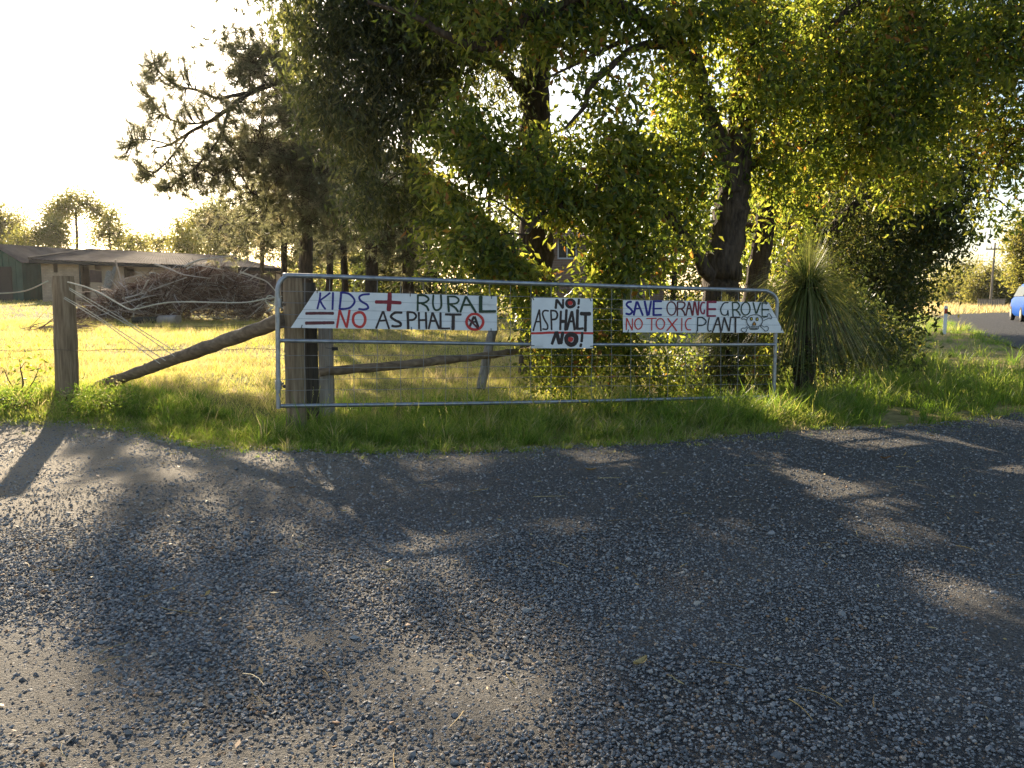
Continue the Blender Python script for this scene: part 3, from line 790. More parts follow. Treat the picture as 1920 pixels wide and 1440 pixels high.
k3 = 170 / 1920
A3 = lambda x, y: (1155 + x * k3, 550 + y * k3)
B3 = lambda x, y: (1310 + x * k3, 550 + y * k3)
s3 = Sign('protest_sign', 'white boarded sign with skull and slanted right end reading SAVE ORANGE GROVE NO TOXIC PLANT', [(1168, 562.8), (1440, 566.4), (1470, 624), (1168, 623)], 4)
for st in ([([(325, 178), (252, 192), (225, 250), (305, 328), (345, 390), (290, 443), (212, 430)], 44)],
           [([(435, 180), (405, 320), (376, 460)], 45), ([(452, 180), (510, 320), (568, 465)], 45), ([(402, 328), (508, 320)], 36)],
           [([(607, 170), (638, 320), (668, 465)], 50), ([(743, 170), (718, 320), (692, 455)], 45)],
           [([(800, 170), (796, 320), (795, 465)], 48), ([(792, 168), (880, 167), (965, 167)], 42), ([(792, 325), (880, 323), (965, 322)], 36), ([(792, 460), (880, 458), (962, 455)], 44)]):
    s3.letter(S(*st), 'p_blue', A3)
s3.letter([(ell(1175, 320, 93, 142, 10, .02), 30, True)], 'p_maroon', A3)
for st, c in (([([(1305, 182), (1302, 330), (1300, 472)], 32), ([(1308, 183), (1425, 188), (1460, 245), (1410, 318), (1312, 328)], 33), ([(1385, 330), (1435, 390), (1458, 467)], 36)], 'p_maroon'),
              ([([(1545, 190), (1512, 330), (1482, 467)], 32), ([(1552, 190), (1588, 330), (1618, 467)], 34), ([(1522, 325), (1588, 320)], 30)], 'p_maroon'),
              ([([(1660, 180), (1643, 320), (1627, 462)], 34), ([(1672, 182), (1700, 320), (1728, 460)], 36), ([(1755, 178), (1748, 320), (1740, 460)], 34)], 'p_dkred')):
    s3.letter(S(*st), c, A3)
s3.letter(S(([(130, 195), (72, 205), (38, 300), (60, 405), (108, 428), (124, 355)], 35)), 'p_crim', B3)
s3.letter(S(([(190, 190), (188, 330), (185, 470)], 48), ([(184, 182), (280, 182), (368, 182)], 44), ([(185, 335), (270, 335), (358, 335)], 44), ([(182, 478), (270, 478), (358, 478)], 36)), 'p_crim', B3)
for st in ([([(628, 192), (532, 212), (468, 330), (492, 438), (560, 462), (606, 440), (618, 362)], 27), ([(622, 362), (630, 472)], 25)],
           [([(715, 195), (722, 350), (730, 495)], 28), ([(712, 196), (815, 196), (862, 260), (815, 338), (730, 352)], 29), ([(785, 348), (845, 400), (882, 466)], 32)],
           [([(1155, 195), (1185, 310), (1213, 425)], 30), ([(1310, 200), (1268, 310), (1228, 425)], 30)],
           [([(1345, 200), (1345, 340), (1345, 488)], 24), ([(1340, 203), (1400, 204), (1462, 205)], 28), ([(1345, 345), (1415, 345), (1486, 345)], 34), ([(1345, 487), (1400, 488), (1456, 489)], 25)]):
    s3.letter(S(*st), 'p_slate' if len(st) == 2 and st[0][1] == 27 else 'p_green', B3)
s3.letter([(ell(995, 325, 93, 138, 10, .02), 27, True)], 'p_green', B3)
for st in ([([(225, 528), (222, 650), (220, 772)], 24), ([(232, 532), (288, 655), (343, 776)], 28), ([(350, 538), (348, 660), (346, 776)], 22)],
           [([(648, 535), (750, 530), (856, 528)], 24), ([(760, 538), (757, 660), (755, 782)], 24)],
           [([(1097, 533), (1190, 660), (1283, 792)], 28), ([(1298, 537), (1190, 660), (1078, 792)], 28)],
           [([(1397, 528), (1395, 660), (1392, 792)], 24)],
           [([(1593, 531), (1522, 543), (1472, 640), (1502, 757), (1583, 774)], 26)]):
    s3.letter(S(*st), 'p_red', A3)
s3.letter([(ell(477, 645, 78, 110, 10, .02), 26, True)], 'p_red', A3)
s3.letter([(ell(940, 645, 86, 113, 10, .02), 26, True)], 'p_red', A3)
for st, c in (([([(-18, 508), (-22, 650), (-25, 797)], 26), ([(-16, 512), (75, 512), (158, 590), (108, 666), (0, 683)], 28)], 'p_slate'),
              ([([(225, 512), (202, 640), (196, 760), (222, 803), (263, 790)], 26)], 'p_brown'),
              ([([(405, 513), (348, 670), (292, 822)], 32), ([(420, 513), (448, 670), (474, 822)], 34), ([(352, 665), (440, 660)], 28)], 'p_brown'),
              ([([(540, 513), (515, 650), (491, 787)], 28), ([(546, 518), (595, 660), (643, 796)], 36), ([(680, 513), (665, 655), (650, 796)], 28)], 'p_brown'),
              ([([(684, 507), (780, 507), (876, 507)], 30), ([(780, 513), (780, 670), (780, 822)], 40)], 'p_brown')):
    s3.letter(S(*st), c, B3)
s3.letter([([(1190, 452), (1285, 468), (1345, 530), (1352, 600), (1312, 678), (1268, 700), (1250, 757), (1105, 762), (1072, 700), (1022, 620), (1028, 540), (1085, 477)], 16, True)], 'p_slate', B3, 'skull_outline')
for pts in ([(1370, 522), (1455, 485), (1465, 442), (1500, 432), (1522, 468), (1552, 508), (1528, 542), (1490, 527), (1380, 575)],
            [(1020, 512), (965, 485), (937, 487), (932, 512), (905, 530), (932, 550), (962, 540), (1010, 565)],
            [(1035, 690), (990, 735), (932, 735), (900, 778), (930, 805), (970, 825), (1013, 800), (1015, 767), (1055, 715)],
            [(1320, 670), (1390, 712), (1440, 697), (1473, 720), (1470, 773), (1420, 803), (1390, 778), (1300, 690)]):
    s3.letter(S((pts, 14)), 'p_slate', B3, 'crossbone')
for cx, cy in ((1118, 540), (1240, 548)):
    s3.fill(ell(cx, cy, 34, 41, 12, .03), 'p_brown', B3, 'eye_socket')
    s3.fill(ell(cx + 2, cy, 17, 23, 10, .04), 'p_yellow', B3, 'eye')
s3.fill([(1178, 590), (1218, 640), (1214, 682), (1140, 682), (1138, 640)], 'p_brown', B3, 'nose_outline')
s3.fill([(1178, 610), (1200, 645), (1196, 670), (1158, 670), (1156, 645)], 'p_orange', B3, 'nose')
s3.fill([(1095, 692), (1245, 692), (1240, 750), (1105, 750)], 'p_grey', B3, 'mouth')
s3.letter(S(([(1100, 700), (1245, 700)], 10), ([(1105, 740), (1238, 740)], 16)), 'p_slate', B3, 'mouth_line')
for p in ((1177.5, 621, .3), (1305.5, 622.5, .2), (1436, 568.5, -.3), (1465, 617, 0)): s3.tie(*p)
s1.root['group'] = s2.root['group'] = s3.root['group'] = 'hand painted protest signs wired to the gate'

# ------------------------------------------------------------------ timber posts, rails, strut
def post(name, label, px, ptop, d, wpx, zb, mat, square=False, lean=0.0, group=None, cat='post'):
    top = at(px, ptop, d); r = wpx / 2 * d / F_PX
    x, y = top[0], top[1] + r
    base = np.array((x + lean, y, zb)); top = np.array((x, y, top[2]))
    t = np.linspace(0, 1, 14)[:, None]
    P = base * (1 - t) + top * t
    mb = MB()
    if square:
        n = 4; S_ = 8
    rad = r * (1.06 - .08 * t[:, 0]) * (1 + rng.normal(0, .01, 14))
    rad[-1] *= .93; P[-1, 2] += .006
    tube(mb, P - np.array((0, 0, .25 )) * (1 - t), rad * (1.12 if square else 1), 6 if square else 18, rough=.018)
    o = tag(mb.build(name, M[mat], None, not square, origin=base), label, cat, group)
    return o, np.array((x, y)), r
lp, lpc, lpr = post('fence_post', 'stout weathered round post on the left, with ropes and wires tied to it', 108, 518, 10.25, 40, .22, 'post', lean=-.03)
gp, gpc, gpr = post('gate_post', 'thick round strainer post that the gate hinges on', 544, 522, 9.0, 37, 0, 'post')
post('fence_post', 'dark rough split post directly behind the gate hinge post', 576, 531, 9.45, 27, .03, 'postdark')
post('fence_post', 'pale grey squared post behind the gate with the log rail fixed to it', 606, 560, 9.95, 26, .04, 'postgrey', True)
mb = MB(); P = spline([at(925, 612, 11.35), at(915, 660, 11.25), at(901, 712, 11.1) + (0, 0, -.12)], 5)
tube(mb, P, .062, 8, rough=.06); tag(mb.build('prop_post', M['postgrey'], None, True, origin=P[-1]), 'short leaning stake propping the far part of the log rail', 'post')
mb = MB(); P = spline([at(597, 697, 9.86), at(690, 690, 10.1), at(800, 679, 10.45), at(900, 668, 10.95), at(960, 660, 11.3), at(1010, 652, 11.7)], 5)
P += rng.normal(0, .006, P.shape); tube(mb, P, np.interp(np.linspace(0, 1, len(P)), [0, .3, .7, 1], [.05, .056, .045, .032]), 9, rough=.09)
tag(mb.build('log_rail', M['log'], None, True, origin=P[0]), 'rough thin log rail sloping up behind the gate mesh', 'rail')
a = onground(190, 728); a = at(186, 724, a[1])
t_ = np.linspace(0, 1, 22)[:, None]; P = a * (1 - t_) + at(530, 600, 9.02) * t_
P += rng.normal(0, .004, P.shape)
mb = MB(); tube(mb, P, np.linspace(.066, .08, len(P)) * (1 + rng.normal(0, .03, len(P))), 14, rough=.05)
for k in (6, 11, 15):
    tube(mb, [P[k], P[k] + (0.01, -.03, .075)], [.03, .016], 7)
tag(mb.build('strut', M['log'], None, True, origin=P[0]), 'thick diagonal log strut bracing the gate post from the ground', 'strut')

# ------------------------------------------------------------------ ropes and fence wires
def line(name, label, pts, r, mat, cat='wire', group=None, n=6):
    mb = MB(); P = spline(pts, n)
    tube(mb, P, r, 6); return tag(mb.build(name, M[mat], None, True, origin=P[0]), label, cat, group)
D1, D2 = 10.15, 8.85
def dd(px): return D1 + (D2 - D1) * (px - 108) / (525 - 108)
line('rope', 'sagging pale rope from the left post to the gate post', [at(127, 529, D1), at(160, 538, dd(160)), at(194, 553, dd(194)), at(238, 578, dd(238)), at(254, 579.5, dd(254)), at(302, 569, dd(302)), at(347, 566, dd(347)), at(451, 567.5, dd(451)), at(500, 560, dd(500)), at(528, 556, 8.84)], .0085, 'rope', 'rope')
line('rope', 'pale rope hanging from the left post out past the left edge', [at(90, 527, 10.15), at(60, 541, 10.3), at(38, 547, 10.4), at(0, 550, 10.6), at(-60, 549, 10.9), at(-200, 530, 11.6)], .0085, 'rope', 'rope')
mb = MB(); a = at(516, 558, 8.7)
tube(mb, spline([a, a + (-.06, 0, .02), a + (-.1, 0, -.03), a + (-.05, 0, -.1), a + (-.09, 0, -.14), a + (-.02, 0, -.09), a], 5), .006, 5)
tag(mb.build('rope_knot', M['rope'], None, True, origin=a), 'loose loop of pale rope end tied beside the upper gate hinge', 'rope')
for k, (p, lb) in enumerate(((((130, 540), (194, 577), (255, 613), (330, 660)), 'upper bright stay wire slanting down from the left post to the strut'),
                             (((130, 543), (190, 581), (250, 615), (327, 668)), 'lower bright stay wire twinned with the one just above it'),
                             (((121, 557), (160, 579), (205, 608), (310, 676)), 'third bright stay wire leaving the left post lower down'),
                             (((120, 559.5), (158, 583), (200, 609), (300, 682)), 'lowest bright stay wire slanting from the left post to the strut foot'))):
    line('stay_wire', lb, [at(x, y, dd(x)) for x, y in p], .0045, 'rope', 'wire', 'stay wires between post and strut')  # pale rope colour stands in for sun highlights on the wire
for y0, y1, lb in ((657, 655, 'thin rusty barbed wire strung low between the left post and gate post'), ):
    pts = [at(x, y0 + (y1 - y0) * x / 520 + 1.5 * math.sin(x * .05), 10.3 if x < 110 else dd(x)) for x in range(-200, 530, 40)]
    o = line('barbed_wire', lb, pts, .0028, 'rusty', 'wire')
    for x in range(-180, 520, 14):
        c = at(x, y0 + (y1 - y0) * x / 520 + 1.5 * math.sin(x * .05), 10.3 if x < 110 else dd(x))
        mb = MB(); d = rng.normal(size=3); d = unit(d) * .022
        tube(mb, [c - d, c + d], .0018, 3, cap=False)
        o2 = mb.build('barb', M['rusty'], None, origin=c); o2.parent = o; o2.location = c - np.array(o.location)
line('fence_wire', 'slack dark wire drooping behind the strut in the paddock', [at(x, 604 + 9 * math.sin((x - 140) / 380 * 3.14), 12) for x in range(140, 530, 40)], .003, 'rusty', 'wire')
mb = MB(); c = at(628, 654, 9.1)
box(mb, c, (.065, .012, .035)); tube(mb, [c + (-.03, 0, 0), c + (-.1, .01, .01)], .003, 5)
tag(mb.build('wire_tag', M['black'], None, origin=c), 'small black plastic tag hanging on the gate mesh beside the grey post', 'tag')

# ------------------------------------------------------------------ buildings in the paddock
def brick_mat(name, c1, c2, mortar, scale=1.0):
    m, nt, out = newmat(name)
    tc = nt.nodes.new('ShaderNodeTexCoord')
    sp = nt.nodes.new('ShaderNodeSeparateXYZ'); nt.links.new(tc.outputs['Object'], sp.inputs[0])
    ad = nt.nodes.new('ShaderNodeMath'); nt.links.new(sp.outputs[0], ad.inputs[0]); nt.links.new(sp.outputs[1], ad.inputs[1])
    cb = nt.nodes.new('ShaderNodeCombineXYZ'); nt.links.new(ad.outputs[0], cb.inputs[0]); nt.links.new(sp.outputs[2], cb.inputs[1])
    b = nt.nodes.new('ShaderNodeTexBrick')
    b.inputs['Scale'].default_value = scale
    b.inputs['Brick Width'].default_value = .24; b.inputs['Row Height'].default_value = .086; b.inputs['Mortar Size'].default_value = .008
    b.inputs['Color1'].default_value = (*c1, 1); b.inputs['Color2'].default_value = (*c2, 1); b.inputs['Mortar'].default_value = (*mortar, 1)
    nt.links.new(cb.outputs[0], b.inputs['Vector'])
    n = tex_noise(nt, 1.3, 5, tc.outputs['Object'])
    r = ramp(nt, [(.3, (.7, .7, .7)), (.7, (1.12, 1.12, 1.12))]); nt.links.new(n.outputs['Fac'], r.inputs[0])
    mx = nt.nodes.new('ShaderNodeMix'); mx.data_type = 'RGBA'; mx.blend_type = 'MULTIPLY'; mx.inputs[0].default_value = 1
    nt.links.new(b.outputs['Color'], mx.inputs[6]); nt.links.new(r.outputs[0], mx.inputs[7])
    p = nt.nodes.new('ShaderNodeBsdfPrincipled'); p.inputs['Roughness'].default_value = .9
    nt.links.new(mx.outputs[2], p.inputs['Base Color'])
    bp = nt.nodes.new('ShaderNodeBump'); bp.inputs['Strength'].default_value = .5; bp.inputs['Distance'].default_value = .01
    nt.links.new(b.outputs['Fac'], bp.inputs['Height']); bp.invert = True; nt.links.new(bp.outputs[0], p.inputs['Normal'])
    nt.links.new(p.outputs[0], out.inputs[0]); return m
M['brick'] = brick_mat('tan_brickwork', (.44, .31, .2), (.52, .37, .25), (.36, .28, .21))
M['brickred'] = brick_mat('brown_brickwork', (.22, .13, .09), (.3, .19, .13), (.3, .26, .22))
def wall(mb, A, B, z0, z1, openings, th=.16, mi=0):
    """upright wall from A to B (plan points) with rectangular openings (u0,u1,v0,v1) left out"""
    A = np.array((*A[:2], 0.0)); B = np.array((*B[:2], 0.0)); L = np.linalg.norm(B - A); U = (B - A) / L; N = np.array((U[1], -U[0], 0))
    us = sorted({0, L, *[o[0] for o in openings], *[o[1] for o in openings]}); vs_ = sorted({z0, z1, *[o[2] for o in openings], *[o[3] for o in openings]})
    for a, b in zip(us[:-1], us[1:]):
        for c, d in zip(vs_[:-1], vs_[1:]):
            cu, cv = (a + b) / 2, (c + d) / 2
            if any(o[0] < cu < o[1] and o[2] < cv < o[3] for o in openings): continue
            q = [A + U * a + (0, 0, c), A + U * b + (0, 0, c), A + U * b + (0, 0, d), A + U * a + (0, 0, d)]
            prism(mb, q, N * th, mi)
def corrugated(mb, e0, e1, r0, r1, pitch=.18, amp=.02, mi=0):
    """ribbed sheet, ribs running from the eave e0-e1 up to the ridge r0-r1"""
    e0, e1, r0, r1 = map(np.asarray, (e0, e1, r0, r1)); L = np.linalg.norm(e1 - e0); n = max(4, int(L / pitch) * 4)
    nn = unit(np.cross(e1 - e0, r0 - e0)); nn = nn if nn[2] > 0 else -nn
    t = np.linspace(0, 1, n + 1); h = amp * np.sin(t * L / pitch * 2 * np.pi)
    e = e0 + (e1 - e0) * t[:, None] + nn * h[:, None]; r = r0 + (r1 - r0) * t[:, None] + nn * h[:, None]
    i = np.arange(n); k = n + 1
    for o, fl in ((0.0, False), (-.012, True)):
        V = np.concatenate((e, r)) + nn * o
        F = np.stack((i, i + 1, k + i + 1, k + i), 1)
        mb.add(V, F[:, ::-1] if fl else F, mi)
LD = unit(np.array((.985, .17))); GD = unit(np.array((-.17, .985)))    # along the front wall, and in towards the back
A_ = np.array((-24.5, 45.0)); SL = 11.84; C_ = A_ + LD * SL; D_ = A_ + GD * 6.6; E_ = C_ + GD * 6.6
zg = float(gz(*A_)) - .1; ze = 3.2; zr = 3.98; TILT = .17
st = thing('stable_block', 'long low tan brick stable with brown corrugated roof behind the brush pile', 'stable', (*A_, zg))
def settle(mb):
    """the building steps down slightly towards its right end"""
    for v in mb.v:
        k = np.clip(((v[:, :2] - A_) @ LD) / SL, -.1, 1.1)
        v[:, 2] = zg + (v[:, 2] - zg) * (1 - TILT * k)
    return mb
def along(px):
    r = ray(px, 520); return np.linalg.solve(np.array(((r[0], -LD[0]), (r[1], -LD[1]))), A_)[1]
def zon(px, py):
    u = along(px); q = A_ + LD * u; r = ray(px, py); return zg + (EYE + r[2] * (q[1] / r[1]) - zg) / (1 - TILT * u / SL)
ops = []
for x0, x1, y0, y1 in ((101, 109, 493, 511), (152, 168, 496, 530), (179, 189.5, 497, 505.5), (233, 254, 501, 521), (282, 292, 511.5, 521)):
    ops.append((along(x0), along(x1), zon((x0 + x1) / 2, y1), min(zon((x0 + x1) / 2, y0), ze - .12)))
ops[1] = (ops[1][0], ops[1][1], zg, ops[1][3])
ub = along(432)
def p3(p, z): return np.array((p[0], p[1], z))
mb = MB(); wall(mb, A_, A_ + LD * ub, zg, ze, ops, th=-.2); settle(mb).build('front_wall', M['brick'], st)
mb = MB()
for k in range(9):
    a = ub + (SL - ub) * k / 9 + .012; b = ub + (SL - ub) * (k + 1) / 9
    prism(mb, [p3(A_ + LD * a, zg), p3(A_ + LD * b, zg), p3(A_ + LD * b, ze), p3(A_ + LD * a, ze)], (GD[0] * (.12 + .02 * (k % 2)), GD[1] * (.12 + .02 * (k % 2)), 0))
settle(mb).build('boarded_wall', M['doorbrown'], st)
mb = MB(); wall(mb, C_ + GD * .2, E_, zg, ze - .02, [], th=-.15); settle(mb).build('end_wall', M['brick'], st)
mb = MB(); wall(mb, D_, A_ + GD * .2, zg, ze - .02, [], th=-.15); settle(mb).build('end_wall', M['brick'], st)
mb = MB(); wall(mb, E_, D_, zg, ze - .02, [], th=-.15); settle(mb).build('rear_wall', M['brick'], st)
ov = .4
a0 = A_ - LD * ov - GD * .5; c0 = C_ + LD * ov - GD * .5; e0 = E_ + LD * ov + GD * .5; d0 = D_ - LD * ov + GD * .5
ra = A_ + GD * 3.3 + LD * 1.5; rc = C_ + GD * 3.3 - LD * 2.9
ze_ = ze - .02
def hip(name, e0_, e1_, r0_, r1_):
    mb = MB(); corrugated(mb, p3(e0_, ze_), p3(e1_, ze_), p3(r0_, zr), p3(r1_, zr), .16, .018); settle(mb).build(name, M['roof'], st, True)
hip('roof_sheet', a0, c0, ra, rc); hip('roof_sheet', e0, d0, rc, ra)
mb = MB(); V = [p3(c0, ze_), p3(e0, ze_), p3(rc, zr)]; prism(mb, V, (0, 0, -.03)); settle(mb).build('roof_sheet', M['roof'], st)
mb = MB(); V = [p3(d0, ze_), p3(a0, ze_), p3(ra, zr)]; prism(mb, V, (0, 0, -.03)); settle(mb).build('roof_sheet', M['roof'], st)
for q0, q1, z0, z1 in ((ra, rc, zr, zr), (a0, ra, ze_, zr), (c0, rc, ze_, zr), (e0, rc, ze_, zr), (d0, ra, ze_, zr)):
    mb = MB(); tube(mb, [p3(q0, z0 + .03), p3(q1, z1 + .03)], .07, 6); settle(mb).build('ridge_cap', M['roof'], st)
mb = MB(); prism(mb, [p3(a0, ze - .22), p3(c0, ze - .22), p3(c0, ze - .05), p3(a0, ze - .05)], (GD[0] * .03, GD[1] * .03, 0)); settle(mb).build('fascia', M['dark'], st)
def onwall(px, py, off=.05):
    u = along(px); q = A_ + LD * u - GD * off; return np.array((q[0], q[1], zon(px, py)))
back = (GD[0] * .04, GD[1] * .04, 0)
mb = MB(); prism(mb, [onwall(169, 506), onwall(191, 507.5), onwall(191, 530), onwall(169, 529)], back); settle(mb).build('half_door', M['doorbrown'], st)
mb = MB(); prism(mb, [onwall(149, 495), onwall(152, 495), onwall(152, 534), onwall(149, 534)], back); settle(mb).build('door_frame', M['dark'], st)
wf = MB()
for q in ([(281, 510.5), (293, 511), (293, 512.3), (281, 511.8)], [(281, 521), (293, 521.5), (293, 523), (281, 522.4)], [(281, 511.9), (282.3, 511.9), (282.3, 520.9), (281, 520.9)], [(291.8, 512.4), (293, 512.4), (293, 521.4), (291.8, 521.3)]):
    prism(wf, [onwall(*p) for p in q], back)
wfo = settle(wf).build('window', M['white'], st)
mb = MB(); prism(mb, [onwall(282.3, 512, -.08), onwall(291.8, 512.4, -.08), onwall(291.8, 521, -.08), onwall(282.3, 520.8, -.08)], back); o = settle(mb).build('pane', M['glass'], st); o.parent = wfo
mb = MB(); a = onwall(222, 498, .3); b = onwall(207, 537, 1.3); b[2] = float(gz(b[0], b[1]))
tube(mb, [b, a], .12, 4); tag(mb.build('leaning_plank', M['postgrey'], None, origin=b), 'grey weathered plank leaning against the stable front wall', 'plank')
mb = MB(); a = onwall(213, 513, .8); b = onwall(207, 537, 1.6); b[2] = float(gz(b[0], b[1]))
tube(mb, [b, a], .15, 4); tag(mb.build('short_plank', M['postgrey'], None, origin=b), 'short broad grey board propped beside the long leaning plank', 'plank')
LD = unit(np.array((.25, .97))); GD = unit(np.array((.97, -.25)))

# green tin shed further left
D2_ = np.array((-26.6, 47.0)); half = 1.75; P2 = D2_ - GD * half; E2 = D2_ - GD * 2 * half
zg2 = float(gz(*D2_)) - .1; ze2, zr2 = 3.14, 4.1
sh = thing('tin_shed', 'weathered green tin shed with pale roof at the left edge beside the stable', 'shed', (*D2_, zg2))
F2 = D2_ + LD * 9
mb = MB()
for k in range(8):
    q0 = E2 + (D2_ - E2) * (k / 8 + .006); q1 = E2 + (D2_ - E2) * ((k + 1) / 8 - .006)
    h = [ze2 + (zr2 - ze2) * (1 - abs(2 * t - 1)) for t in (k / 8, (k + 1) / 8)]
    mb = MB(); prism(mb, [p3(q0, zg2), p3(q1, zg2), p3(q1, h[1] - .03), p3(q0, h[0] - .03)], (LD[0] * (.05 + .02 * (k % 2)), LD[1] * (.05 + .02 * (k % 2)), 0)); mb.build('cladding_sheet', M['green_tin'], sh)
mb = MB(); corrugated(mb, p3(D2_, zg2) , p3(F2, zg2), p3(D2_, ze2), p3(F2, ze2), .25, .02); mb.build('side_wall', M['green_tin'], sh, True)
mb = MB(); corrugated(mb, p3(E2, zg2), p3(E2 + LD * 9, zg2), p3(E2, ze2), p3(E2 + LD * 9, ze2), .25, .02); mb.build('side_wall', M['green_tin'], sh, True)
mb = MB(); prism(mb, [p3(E2 + LD * 9, zg2), p3(F2, zg2), p3(F2, ze2), p3(E2 + LD * 9, ze2)], (LD[0] * .05, LD[1] * .05, 0)); mb.build('rear_wall', M['green_tin'], sh)
for sgn, q in ((1, D2_), (-1, E2)):
    q = q + GD * .25 * sgn - LD * .3; mb = MB()
    corrugated(mb, p3(q, ze2 - .05), p3(q + LD * 12, ze2 - .05), p3(P2 - LD * .3, zr2 + .05), p3(P2 + LD * 11.7, zr2 + .05), .2, .02); mb.build('roof_sheet', M['roof'], sh, True)
mb = MB()
q = E2 + (D2_ - E2) * .52 - LD * .05; prism(mb, [p3(q, zg2), p3(q + GD * 1.0, zg2), p3(q + GD * 1.0, zg2 + 1.95), p3(q, zg2 + 1.95)], (-LD[0] * .04, -LD[1] * .04, 0)); mb.build('door', M['dark'], sh)

# brick house half hidden by the leaves
hz = .35
ho = thing('house', 'brown brick house with tiled roof seen through the leaves behind the signs', 'house', (1.2, 31, hz))
h0 = at(1018, 540, 31); h1 = at(1108, 540, 31.0); zt = at(1060, 441, 31)[2]
wx0, wx1 = at(1045, 460, 31)[0], at(1082, 460, 31)[0]; wz0, wz1 = at(1060, 486, 31)[2], at(1060, 447, 31)[2]
mb = MB(); wall(mb, (h0[0], 31), (h1[0], 31), hz - .2, zt, [(wx0 - h0[0], wx1 - h0[0], wz0, wz1)]); wall(mb, (h1[0], 31.01), (h1[0], 38), hz - .2, zt, []); wall(mb, (h0[0], 38), (h0[0], 31.01), hz - .2, zt, []); mb.build('wall', M['brickred'], ho)
mb = MB(); box(mb, ((wx0 + wx1) / 2, 31.06, (wz0 + wz1) / 2), (wx1 - wx0 - .08, .02, wz1 - wz0 - .08)); pn = mb.build('pane', M['glass'], ho)
mb = MB()
for sx in (wx0 + .03, (wx0 + wx1) / 2, wx1 - .03): box(mb, (sx, 31.03, (wz0 + wz1) / 2), (.05, .05, wz1 - wz0 - .002))
box(mb, ((wx0 + wx1) / 2, 31.02, wz0 + .03), (wx1 - wx0 - .06, .05, .05))
wo_ = mb.build('window', M['white'], ho); pn.parent = wo_
e0, e1 = h0[0] - .4, h1[0] + .4; rz = at(1060, 398, 33)[2]
for k in range(9):
    t0, t1 = k / 9, (k + 1) / 9
    def rp(t, up=0): return [(e0 + 1.0 * t, 30.6 + 3.4 * t, zt - .1 + (rz - zt) * t + up), (e1 - 1.0 * t, 30.6 + 3.4 * t, zt - .1 + (rz - zt) * t + up)]
    a, b = rp(t0, .05); c, d = rp(t1, .01)
    mb = MB(); prism(mb, [a, b, d, c], (0, .02, -.05)); mb.build('tile_course', M['tile'], ho)
mb = MB(); prism(mb, [(e1, 30.6, zt - .12), (e1, 38.4, zt - .12), (e1 - 1.0, 34.1, rz - .03)], (-.05, 0, -.02)); prism(mb, [(e0, 30.6, zt - .12), (e0, 38.4, zt - .12), (e0 + 1.0, 34.1, rz - .03)], (.05, 0, -.02)); prism(mb, [(e0, 38.4, zt - .12), (e1, 38.4, zt - .12), (e1 - 1, 34.1, rz - .03), (e0 + 1, 34.1, rz - .03)], (0, 0, -.05)); mb.build('roof_slope', M['tile'], ho)
ex0, ex1 = at(1110, 510, 31)[0], at(1240, 510, 31)[0]; z3 = at(1200, 512, 31)[2]; z4 = at(1200, 482, 33)[2]
mb = MB(); wall(mb, (ex0, 31.3), (ex1, 31.3), hz - .2, z3, []); wall(mb, (ex1, 31.31), (ex1, 36), hz - .2, z3, []); mb.build('wall', M['brickred'], ho)
for k in range(6):
    t0, t1 = k / 6, (k + 1) / 6; f = lambda t, u: (y0 for y0 in ())
    a = (ex0 + .05, 30.9 + 3 * t0, z3 - .05 + (z4 - z3) * t0 + .05); b = (ex1 + .3, a[1], a[2]); c = (ex0 + .05, 30.9 + 3 * t1, z3 - .05 + (z4 - z3) * t1 + .01); d = (ex1 + .3, c[1], c[2])
    mb = MB(); prism(mb, [a, b, d, c], (0, .02, -.05)); mb.build('tile_course', M['tile'], ho)

# ------------------------------------------------------------------ heap of dead branches and the log beside it
bc = onground(322, 606); dB = float(bc[1]) + 1.3
bx = (322 - 960) / F_PX * dB; bz = float(gz(bx, dB))
bp = thing('brush_pile', 'big heap of dead brown branches piled in front of the stable', 'brush pile', (bx, dB, bz))
def heap_h(u):  # half profile across the pile, u from -1 to 1
    return np.interp(u, [-1, -.8, -.5, -.1, .3, .6, .85, 1], [.15, .55, 1.0, 1.45, 1.68, 1.62, 1.2, .5])
def sticks(n, Lr, Rr, mb, kx=4):
    u = rng.uniform(-1, 1, n); w = rng.normal(0, .33, n).clip(-1, 1)
    top = heap_h(u) * (1 - .75 * w * w)
    z = top * rng.beta(1.6, 1.0, n)
    c = np.stack((bx + u * 2.75, dB + w * 1.3, bz + z), 1)
    a = rng.uniform(0, 6.28, n); el = rng.normal(.12, .28, n)
    d = np.stack((np.cos(a) * np.cos(el), np.sin(a) * np.cos(el), np.sin(el)), 1); L = rng.uniform(*Lr, n)
    t = np.linspace(-.5, .5, kx); bend = rng.normal(0, .18, (n, 3)) * L[:, None]; bend2 = rng.normal(0, .1, (n, 3)) * L[:, None]
    P = c[:, None] + d[:, None] * (t[None, :, None] * L[:, None, None]) + bend[:, None] * (t * t * 2 - .2)[None, :, None] + bend2[:, None] * np.sin(t * 9)[None, :, None]
    P[..., 2] = np.maximum(P[..., 2], bz + .02)
    R = rng.uniform(*Rr, n)[:, None] * np.linspace(1, .35, kx)[None]
    return P, R
mb = MB(); P, R = sticks(4200, (.25, .9), (.004, .010), mb); tubes_np(mb, P, R, 3, 0, np.clip(rng.normal(.33, .18, len(P)), 0, 1))
P, R = sticks(1200, (.6, 1.8), (.008, .02), mb); tubes_np(mb, P, R, 3, 0, np.clip(rng.normal(.62, .3, len(P)), 0, 1))
